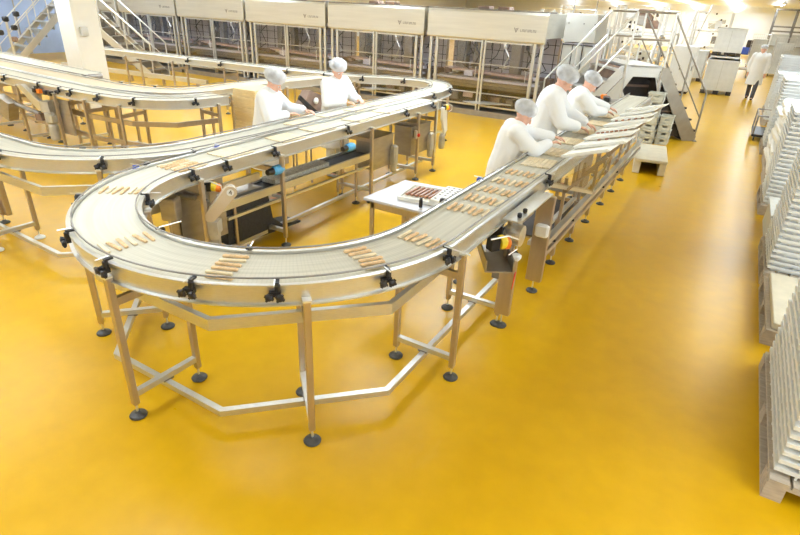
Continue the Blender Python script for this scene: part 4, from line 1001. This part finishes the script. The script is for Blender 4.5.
def ladder(x, y, h, label, w=.45, lean=.6):
    T = thing('step_ladder', label, 'ladder', (x, y, 0))
    for a in (0, w): MB().beam((x+a, y, 0), (x+a+lean, y+.3, h), .05, .03).build('stile', 'steel_bright', T)
    n = int(h/.28)
    for k in range(1, n): t = k/n; MB().beam((x+lean*t, y+.3*t, h*t), (x+w+lean*t, y+.3*t, h*t), .05, .03).build('rung', 'steel', T)
ladder(-2.75, 19.5, 2.3, 'pale step ladder behind the crossover stairs', .42, .35)
ladder(-2.5, 24.5, 2.9, 'taller leaning ladder behind the white cabinet', .4, .6)
def process(x, y, w, d, h, seed, label):
    T = thing('process_machine', label, 'machine', (x, y, 0)); r = random.Random(seed)
    for a in (x, x+w):
        for b in (y, y+d): MB().bb(a-.04, a+.04, b-.04, b+.04, 0, h).build('upright', 'steel', T)
    for k in range(3):
        z = .3+k*h*.28; MB().bb(x, x+w, y, y+d, z, z+.05).build('deck', 'steel', T)
    for k in range(9):
        a, b, z = x+r.uniform(.1, w-.3), y+r.uniform(-.1, d*.4), .35+r.random()*(h-.7)
        MB().bevbox((a, b, z+.12), (r.uniform(.15, .5), r.uniform(.15, .4), r.uniform(.12, .45)), .02).build('housing', r.choice(['cabinet', 'steel', 'white', 'steel_panel', 'step', 'brown']), T)
    for k in range(8):
        a, b = x+r.uniform(.1, w-.1), y+r.uniform(-.15, .2); z = r.uniform(.6, h); MB().tube([(a, b, z), (a+r.uniform(-.4, .4), b, z), (a+r.uniform(-.4, .4), b, z-.4)], .02, 6).build('pipe', 'steel_bright', T)
    m = MB()
    for k in range(10): m.bevbox((x+r.uniform(0, w), y-.1+r.uniform(-.1, .1), r.uniform(.8, h)), (.07, .07, .08), .01)
    m.build('valve_group', 'dark', T)['kind'] = 'stuff'
    MB().tube([(x, y-.1, h), (x+w, y-.1, h)], .02, 6).build('top_rail', 'steel_bright', T)
process(-5.6, 17.6, 1.6, 1.2, 2.5, 1, 'process machine with dark valves right of the end cabinet')
process(-4.0, 20.6, 1.4, 1.3, 2.7, 2, 'tall process machine seen through the left stair rails')
process(-4.8, 25.5, 2.2, 1.5, 2.6, 3, 'far process machine framed by the platform rails')
process(-8.0, 28, 3.0, 1.5, 2.7, 4, 'distant process line in the bright back of the hall')
process(-2.6, 33, 1.6, 1.5, 2.7, 6, 'farthest process machine above the white boxes')
T = thing('side_enclosure', 'pale beige panelled enclosure behind the far worker', 'enclosure', (-4.4, 15.6, 0))
MB().bb(-4.5, -2.9, 15.7, 16.6, 0, 1.25).build('panel_body', 'cabinet', T)
for z in (.3, .6, .9): MB().bb(-4.5, -2.9, 15.69, 15.7, z, z+.02).build('seam', 'steel_panel', T)
MB().bb(-4.3, -3.9, 15.8, 16.3, 1.25, 1.5).build('top_box', 'steel_panel', T)
T = thing('tool_tray', 'dark tool tray with brown parts left of the packing boards end', 'tray', (-1.95, 10.6, 0))
MB().bb(-2.15, -1.78, 10.3, 10.9, .98, 1.02).build('tray_base', 'steel_dark', T)
for dx, dy, mm in ((.08, .1, 'dark'), (.2, .3, 'brown'), (.12, .45, 'orange'), (.25, .12, 'black')): MB().bevbox((-2.15+dx, 10.3+dy, 1.06), (.1, .12, .08), .012).build('tool', mm, T)
for y in (10.35, 10.85): MB().tube([(-1.97, y, 0), (-1.97, y, .98)], .02, 8).build('leg', 'steel_leg', T)

# ------------------------------------------------------------------ people
def capsule(m, p0, r0, p1, r1, flat=1.0, side=None, n=14, k=4):
    p0, p1 = V3(p0), V3(p1); d = (p1-p0); L = d.length; d = d/L if L > 1e-6 else V3((0, 0, 1))
    a = (V3(side) - d*d.dot(V3(side))).normalized() if side is not None else d.orthogonal().normalized()
    b = d.cross(a); rings = []
    for i in range(k+1): t = PI/2*i/k; rings.append((p0 - d*r0*math.cos(t), r0*math.sin(t)))
    for i in range(k+1): t = PI/2*(1-i/k); rings.append((p1 + d*r1*math.cos(t), r1*math.sin(t)))
    vs = []
    for c, r in rings:
        r = max(r, 1e-4)
        for j in range(n): an = j*2*PI/n; vs.append(c + a*math.cos(an)*r + b*math.sin(an)*r*flat)
    fs = [tuple(reversed(range(n))), tuple(range((len(rings)-1)*n, len(rings)*n))]
    for i in range(len(rings)-1):
        for j in range(n): u = (j+1) % n; fs.append((i*n+j, i*n+u, (i+1)*n+u, (i+1)*n+j))
    m.add(vs, fs); return m
def ellipsoid(m, c, r, n=20, k=12, R=None):
    c = V3(c); vs = []
    for i in range(k+1):
        t = -PI/2+PI*i/k
        for j in range(n):
            a = j*2*PI/n; q = V3((r[0]*math.cos(t)*math.cos(a), r[1]*math.cos(t)*math.sin(a), r[2]*math.sin(t)))
            if i in (0, k): q = V3((r[0]*.01*math.cos(a), r[1]*.01*math.sin(a), r[2]*math.sin(t)))
            vs.append(c+((R @ q) if R else q))
    fs = [tuple(reversed(range(n))), tuple(range(k*n, (k+1)*n))]
    for i in range(k):
        for j in range(n): u = (j+1) % n; fs.append((i*n+j, i*n+u, (i+1)*n+u, (i+1)*n+j))
    m.add(vs, fs); return m
def fuse(mb, name, m, parent, voxel, smooth=3, tf=None):
    o = MB.build(mb, name, m, None)
    r = o.modifiers.new('r', 'REMESH'); r.mode = 'VOXEL'; r.voxel_size = voxel; r.use_smooth_shade = True
    if smooth: s = o.modifiers.new('s', 'SMOOTH'); s.iterations = smooth; s.factor = .5
    bpy.context.view_layer.update()
    me = bpy.data.meshes.new_from_object(o.evaluated_get(bpy.context.evaluated_depsgraph_get()))
    old = o.data; o.modifiers.clear(); o.data = me; bpy.data.meshes.remove(old); me.name = name
    if not me.materials: me.materials.append(M[m])
    for p in me.polygons: p.use_smooth = True
    o.parent = parent; return o
def person(name, label, loc, face, h=1.7, lean=15, head_tilt=20, head_turn=0, hands=None, walk=False, trousers='trouser', bag=1.0, curl=.8, group=None):
    # local: +x forward, +y left, +z up
    s = h/1.74
    T = thing('person', label, 'person', loc, face)
    Rl = Matrix.Rotation(math.radians(lean), 3, 'Y'); piv = V3((0, 0, .93))*s
    def up_(p): return Rl @ (V3(p)*s - piv) + piv
    sh = {k: up_((0, k*.185, 1.41)) for k in (1, -1)}
    b = MB(); c = MB()
    side = V3((0, 1, 0))
    pel, waist, chest, neck = V3((0, 0, .95))*s, up_((0, 0, 1.10)), up_((.01, 0, 1.32)), up_((.0, 0, 1.46))
    capsule(b, pel, .15*s, waist, .125*s, .72, side); capsule(b, waist, .125*s, chest, .15*s, .70, side); capsule(b, chest, .11*s, neck, .055*s, .9, side)
    for k in (1, -1): capsule(b, chest+(sh[k]-chest)*.3, .07*s, sh[k], .058*s)
    Rh = Rl @ Matrix.Rotation(math.radians(head_turn), 3, 'Z') @ Matrix.Rotation(math.radians(head_tilt), 3, 'Y')
    hb = neck + (Rl @ V3((0, 0, .03)))*s
    hc = hb + Rh @ V3((.025, 0, .115))*s
    capsule(b, neck, .052*s, hb+Rh @ V3((.01, 0, .04))*s, .050*s)
    ellipsoid(b, hc+Rh @ V3((-.012, 0, .025))*s, (.098*s, .078*s, .095*s), R=Rh)
    ellipsoid(b, hc+Rh @ V3((.018, 0, -.04))*s, (.072*s, .060*s, .078*s), R=Rh)
    capsule(b, hc+Rh @ V3((.088, 0, .008))*s, .010*s, hc+Rh @ V3((.108, 0, -.028))*s, .014*s)
    ellipsoid(b, hc+Rh @ V3((.082, 0, -.066))*s, (.012*s, .024*s, .008*s), R=Rh)
    ellipsoid(b, hc+Rh @ V3((.075, 0, -.098))*s, (.018*s, .022*s, .018*s), R=Rh)
    for k in (1, -1): ellipsoid(b, hc+Rh @ V3((-.008, k*.080, -.008))*s, (.020*s, .010*s, .032*s), R=Rh)
    # legs
    knees = {}; feet = {}
    for k in (1, -1):
        sw_ = (.22*k if walk else .02*k)
        hip = V3((0, k*.09, .92))*s; kn = V3((sw_*.5+.03, k*.095, .49))*s; an = V3((sw_-(.08 if walk and k < 0 else 0), k*.095, .08))*s
        knees[k] = kn; feet[k] = an
        capsule(b, hip, .088*s, kn, .055*s); capsule(b, kn, .056*s, an, .036*s)
        capsule(b, an+V3((0, 0, -.035))*s, .036*s, an+V3((.14, 0, -.045))*s, .030*s)
    # arms and hands
    sleeves = []
    for k in (1, -1):
        tgt = V3(hands[k]) if hands else V3((.06*k, k*.27, .80))*s
        S = sh[k]; L1, L2 = .29*s, .26*s; v = tgt-S; dist = min(v.length, (L1+L2)*.985); vd = v.normalized(); tgt = S+vd*dist
        ca = (L1*L1+dist*dist-L2*L2)/(2*L1*dist); ang = math.acos(max(-1, min(1, ca)))
        pole = V3((-.3, k*.8, -.8)); pole = (pole-vd*vd.dot(pole)).normalized()
        E_ = S+vd*L1*math.cos(ang)+pole*L1*math.sin(ang)
        capsule(b, S, .052*s, E_, .040*s); capsule(b, E_, .040*s, tgt, .026*s)
        f = (tgt-E_).normalized(); f = (f+V3((.5, 0, -.15))).normalized() if hands else f
        sd = (V3((0, 1, 0))-f*f.y).normalized(); dn = f.cross(sd); 
        if dn.z > 0: dn = -dn
        palm = tgt+f*.085*s
        capsule(b, tgt, .024*s, palm, .036*s, .42, sd)
        for j, (off, ln) in enumerate(((-.030, .068), (-.010, .078), (.010, .073), (.029, .058))):
            q0 = palm+sd*off*s+f*.01*s; q1 = q0+f*ln*.5*s+dn*.012*s; q2 = q1+f*ln*.40*s*math.cos(curl)+dn*ln*.45*s*math.sin(curl)
            capsule(b, q0, .0095*s, q1, .0085*s, n=8, k=2); capsule(b, q1, .0085*s, q2, .0068*s, n=8, k=2)
        q0 = tgt+f*.03*s-sd*k*.022*s; q1 = q0+f*.035*s-sd*k*.032*s+dn*.008*s; q2 = q1+f*.030*s-sd*k*.004*s+dn*.012*s
        capsule(b, q0, .0125*s, q1, .0105*s, n=8, k=2); capsule(b, q1, .0105*s, q2, .0085*s, n=8, k=2)
        sleeves.append((S, E_, tgt))
    body = fuse(b, 'body', 'skin', T, .0068*s, 2)
    # coat
    capsule(c, pel+V3((0, 0, .0)), .225*s, waist, .212*s, .82, side); capsule(c, waist, .212*s, chest, .215*s, .80, side)
    capsule(c, chest, .185*s, up_((0, 0, 1.42)), .095*s, .9, side)
    hem = V3(((.02 if not walk else 0), 0, .50))*s
    capsule(c, pel, .22*s, V3((0, 0, .72))*s, .235*s, .84, side)
    m2 = MB(); ringz = []
    pr = [(.90, .215, .18), (.70, .235, .20), (.52, .255, .215), (.48, .255, .215)]
    vs = []; n = 20
    for z, ry, rx in pr:
        for j in range(n): an = j*2*PI/n; w_ = 1+.03*math.cos(an*5); vs.append((rx*math.cos(an)*w_*s, ry*math.sin(an)*w_*s, z*s))
    fs = [tuple(range(n)), tuple(reversed(range(3*n, 4*n)))]
    for i in range(3):
        for j in range(n): u = (j+1) % n; fs.append((i*n+j, (i+1)*n+j, (i+1)*n+u, i*n+u))
    c.add(vs, fs)
    for k, (S, E_, tg) in zip((1, -1), sleeves):
        capsule(c, chest+(S-chest)*.3, .115*s, S, .096*s); capsule(c, S, .096*s, E_, .082*s)
        we = E_+(tg-E_)*.86; capsule(c, E_, .082*s, we, .062*s); 
        mid = S.lerp(E_, .5); ellipsoid(c, mid+V3((0, 0, -.02))*s, (.088*s, .088*s, .10*s))
    fuse(c, 'lab_coat', 'cloth', T, .013*s, 4)
    k_ = MB(); col_ = up_((.012, 0, 1.47)); m3 = MB()
    for t in range(16):
        a = t*2*PI/16; a2 = (t+1)*2*PI/16
        p = lambda an, r, z: up_((.01+r*math.cos(an), r*1.05*math.sin(an), z))
        m3.prism([p(a, .072, 1.445), p(a2, .072, 1.445), p(a2, .060, 1.495), p(a, .060, 1.495)], (V3((math.cos(a), math.sin(a), 0)))*.006)
    o = m3.build('collar', 'cloth'); o.parent = T
    m4 = MB()
    for k in (1, -1):
        kn, an = knees[k], feet[k]; capsule(m4, V3((0, k*.09, .90))*s, .10*s, kn, .075*s); capsule(m4, kn, .075*s, an+V3((0, 0, .0)), .062*s)
    fuse(m4, 'trousers', trousers, T, .013*s, 3)
    for k in (1, -1):
        an = feet[k]; m5 = MB(); capsule(m5, an+V3((-.03, 0, -.045))*s, .042*s, an+V3((.15, 0, -.052))*s, .036*s, .85, V3((0, 1, 0)))
        zmin = min(v[2] for v in m5.v); m5.v = [(v[0], v[1], v[2]-zmin) if an.z < .1*s else v for v in m5.v]
        o = m5.build('shoe', 'shoe' if trousers == 'trouser' else 'black', None, True); o.parent = T
    # hair, net, eyes
    m6 = MB(); ellipsoid(m6, hc+Rh @ V3((-.026, 0, .042))*s, (.100*s, .083*s, .088*s), R=Rh); o = m6.build('hair', 'hair', None, True); o.parent = T
    m7 = MB(); ellipsoid(m7, hc+Rh @ V3((-.034*bag, 0, .066*bag))*s, (.126*s*bag, .110*s*bag, .088*s*bag), n=26, k=16, R=Rh @ Matrix.Rotation(math.radians(-12), 3, 'Y'))
    rnd = random.Random(int(abs(loc[1])*100)); 
    net = m7.build('hair_net', 'net', None, True)
    for v in net.data.vertices:
        d_ = (v.co-hc); v.co += d_.normalized()*.004*math.sin(v.co.x*90+v.co.y*70)
    net.parent = T
    m8 = MB(); pts = [hc+Rh @ (V3((-.015+.098*math.cos(t*2*PI/24), .086*math.sin(t*2*PI/24), .028+.028*math.cos(t*2*PI/24)))*s) for t in range(25)]
    m8.tube(pts, .010*s, 6); o = m8.build('net_band', 'netrim', None, True); o.parent = net
    for k in (1, -1):
        m9 = MB(); ellipsoid(m9, hc+Rh @ V3((.083, k*.030, .010))*s, (.008*s, .014*s, .008*s), n=10, k=6, R=Rh); o = m9.build('eye', 'white', None, True); o.parent = T
        ma = MB(); ellipsoid(ma, hc+Rh @ V3((.088, k*.030, .009))*s, (.005*s, .007*s, .007*s), n=8, k=6, R=Rh); p_ = ma.build('pupil', 'dark', None, True); p_.parent = o
    return T
def loc_hands(loc, face, tl, tr):
    R = Matrix.Rotation(-face, 3, 'Z'); L = V3(loc)
    return {1: R @ (V3(tl)-L), -1: R @ (V3(tr)-L)}
def worker(label, loc, face, h, lean, tilt, turn, tl, tr, **k):
    f = math.radians(face)
    return person('person', label, loc, f, h, lean, tilt, turn, loc_hands(loc, f, tl, tr), **k)
worker('person in white coat and hairnet stooping at the packing belt, nearest the camera', (-1.95, 5.52, 0), 30, 1.61, 9, 25, 0, (-1.53, 6.02, 1.185), (-1.53, 5.70, 1.185), bag=1.1)
worker('tall person in white coat and hairnet, middle of the packing trio', (-1.96, 6.80, 0), 18, 1.88, 9, 30, -5, (-1.50, 7.15, 1.185), (-1.52, 6.85, 1.18), bag=1.08)
worker('person in white coat and hairnet farthest along the packing belt', (-1.96, 8.05, 0), 20, 1.74, 14, 28, -5, (-1.50, 8.60, 1.185), (-1.50, 8.28, 1.18), bag=1.08)
worker('person in white coat and hairnet beside the cardboard stack', (-4.96, 5.02, 0), 25, 1.68, 7, 28, -10, (-4.66, 5.42, 1.165), (-4.64, 5.08, 1.16), bag=1.15)
worker('person in white coat and hairnet at the far lane, turned toward the camera', (-4.98, 6.45, 0), -5, 1.70, 5, 20, -20, (-4.66, 6.62, 1.165), (-4.66, 6.30, 1.16), bag=1.15)
person('person', 'person in white coat and dark trousers walking down the right aisle', (.50, 22.6, 0), math.radians(-95), 1.72, 3, 5, 0, None, True, 'dark_trouser')

# ------------------------------------------------------------------ light
def area(x, y, z, sx, sy, power, col=(.80, .91, 1.0), rot=(0, 0, 0)):
    l = bpy.data.lights.new('ceiling_or_fill_light', 'AREA'); l.shape = 'RECTANGLE'; l.size = sx; l.size_y = sy; l.energy = power; l.color = col  # serves the ceiling rows and the added fill lamps
    o = bpy.data.objects.new('ceiling_or_fill_light', l); COL.objects.link(o); o.location = (x, y, z); o.rotation_euler = rot; return o
for x in (-3.9, -8.2, -12.5, -17.0, -21.5):
    for y, e_ in ((1.0, 140 if x > -10 else 190), (8.0, 270), (15.0, 290)): area(x, y, 3.15, .35, 5.0, e_); area(x, y, 3.10, .3, 5.0, 210, rot=(PI, 0, 0))  # second lamp of each pair is added, aimed up to whiten the ceiling
for y in (1, 7, 13): area(3.3, y, 3.15, .3, 5.0, 430)  # extra row added to brighten the floor on the right
for x in (-1.5, -4.5, -7.5, -11, -15):
    for y in (22, 30, 38, 46, 53): area(x, y, 3.0, .3, 6.0, 150, rot=(PI, 0, 0))  # unseen upward fill lamps, added to whiten the far ceiling
for y in (18, 26, 34, 44): area(-21, y, 3.1, .3, 7, 330); area(-21, y, 3.0, .3, 7, 150, rot=(PI, 0, 0))  # both lamps added to brighten the left wall and the ceiling by it
for x in (0, -4.5, -9): area(x, 52.5, 3.1, .3, 5, 260)  # fill row added to brighten the back wall
for x in (-3.0, -9, -16):
    for y in (24, 36, 48): area(x, y, 3.15, .4, 9.0, 270)
for y, l_, e_ in ((2, 6, 60), (14, 9, 190), (27, 10, 230), (42, 12, 280)):
    area(.95, y, 3.15, .14, l_, e_); area(.95, y, 3.20, .14, l_, e_*.5, rot=(PI, 0, 0))  # upward twin added for glow on the ceiling
def fixture(x, y, label):
    T = thing('tube_light', label, 'light', (x, y, 3.2))
    MB().bb(x-.09, x+.09, y-.75, y+.75, 3.18, 3.25).build('housing', 'white', T)
    MB().tube([(x, y-.72, 3.165), (x, y+.72, 3.165)], .018, 10).build('tube', 'tube', T)
    for a in (-.5, .5): MB().tube([(x, y+a, 3.25), (x, y+a, 3.4)], .008, 6).build('hanger', 'steel', T)
for x, y, w_ in ((1.0, 34.5, 'left of the nearer pair'), (2.1, 34.5, 'right of the nearer pair'), (1.0, 38.0, 'left of the farther pair'), (2.1, 38.0, 'right of the farther pair')):
    fixture(x, y, 'bright fluorescent tube light hanging at upper right, '+w_)
w = bpy.data.worlds.new('world'); sc.world = w; w.use_nodes = True
w.node_tree.nodes['Background'].inputs[0].default_value = (1, .97, .92, 1); w.node_tree.nodes['Background'].inputs[1].default_value = .4
sc.view_settings.view_transform = 'Standard'; sc.view_settings.look = 'None'; sc.view_settings.exposure = -0.94; sc.view_settings.gamma = 1
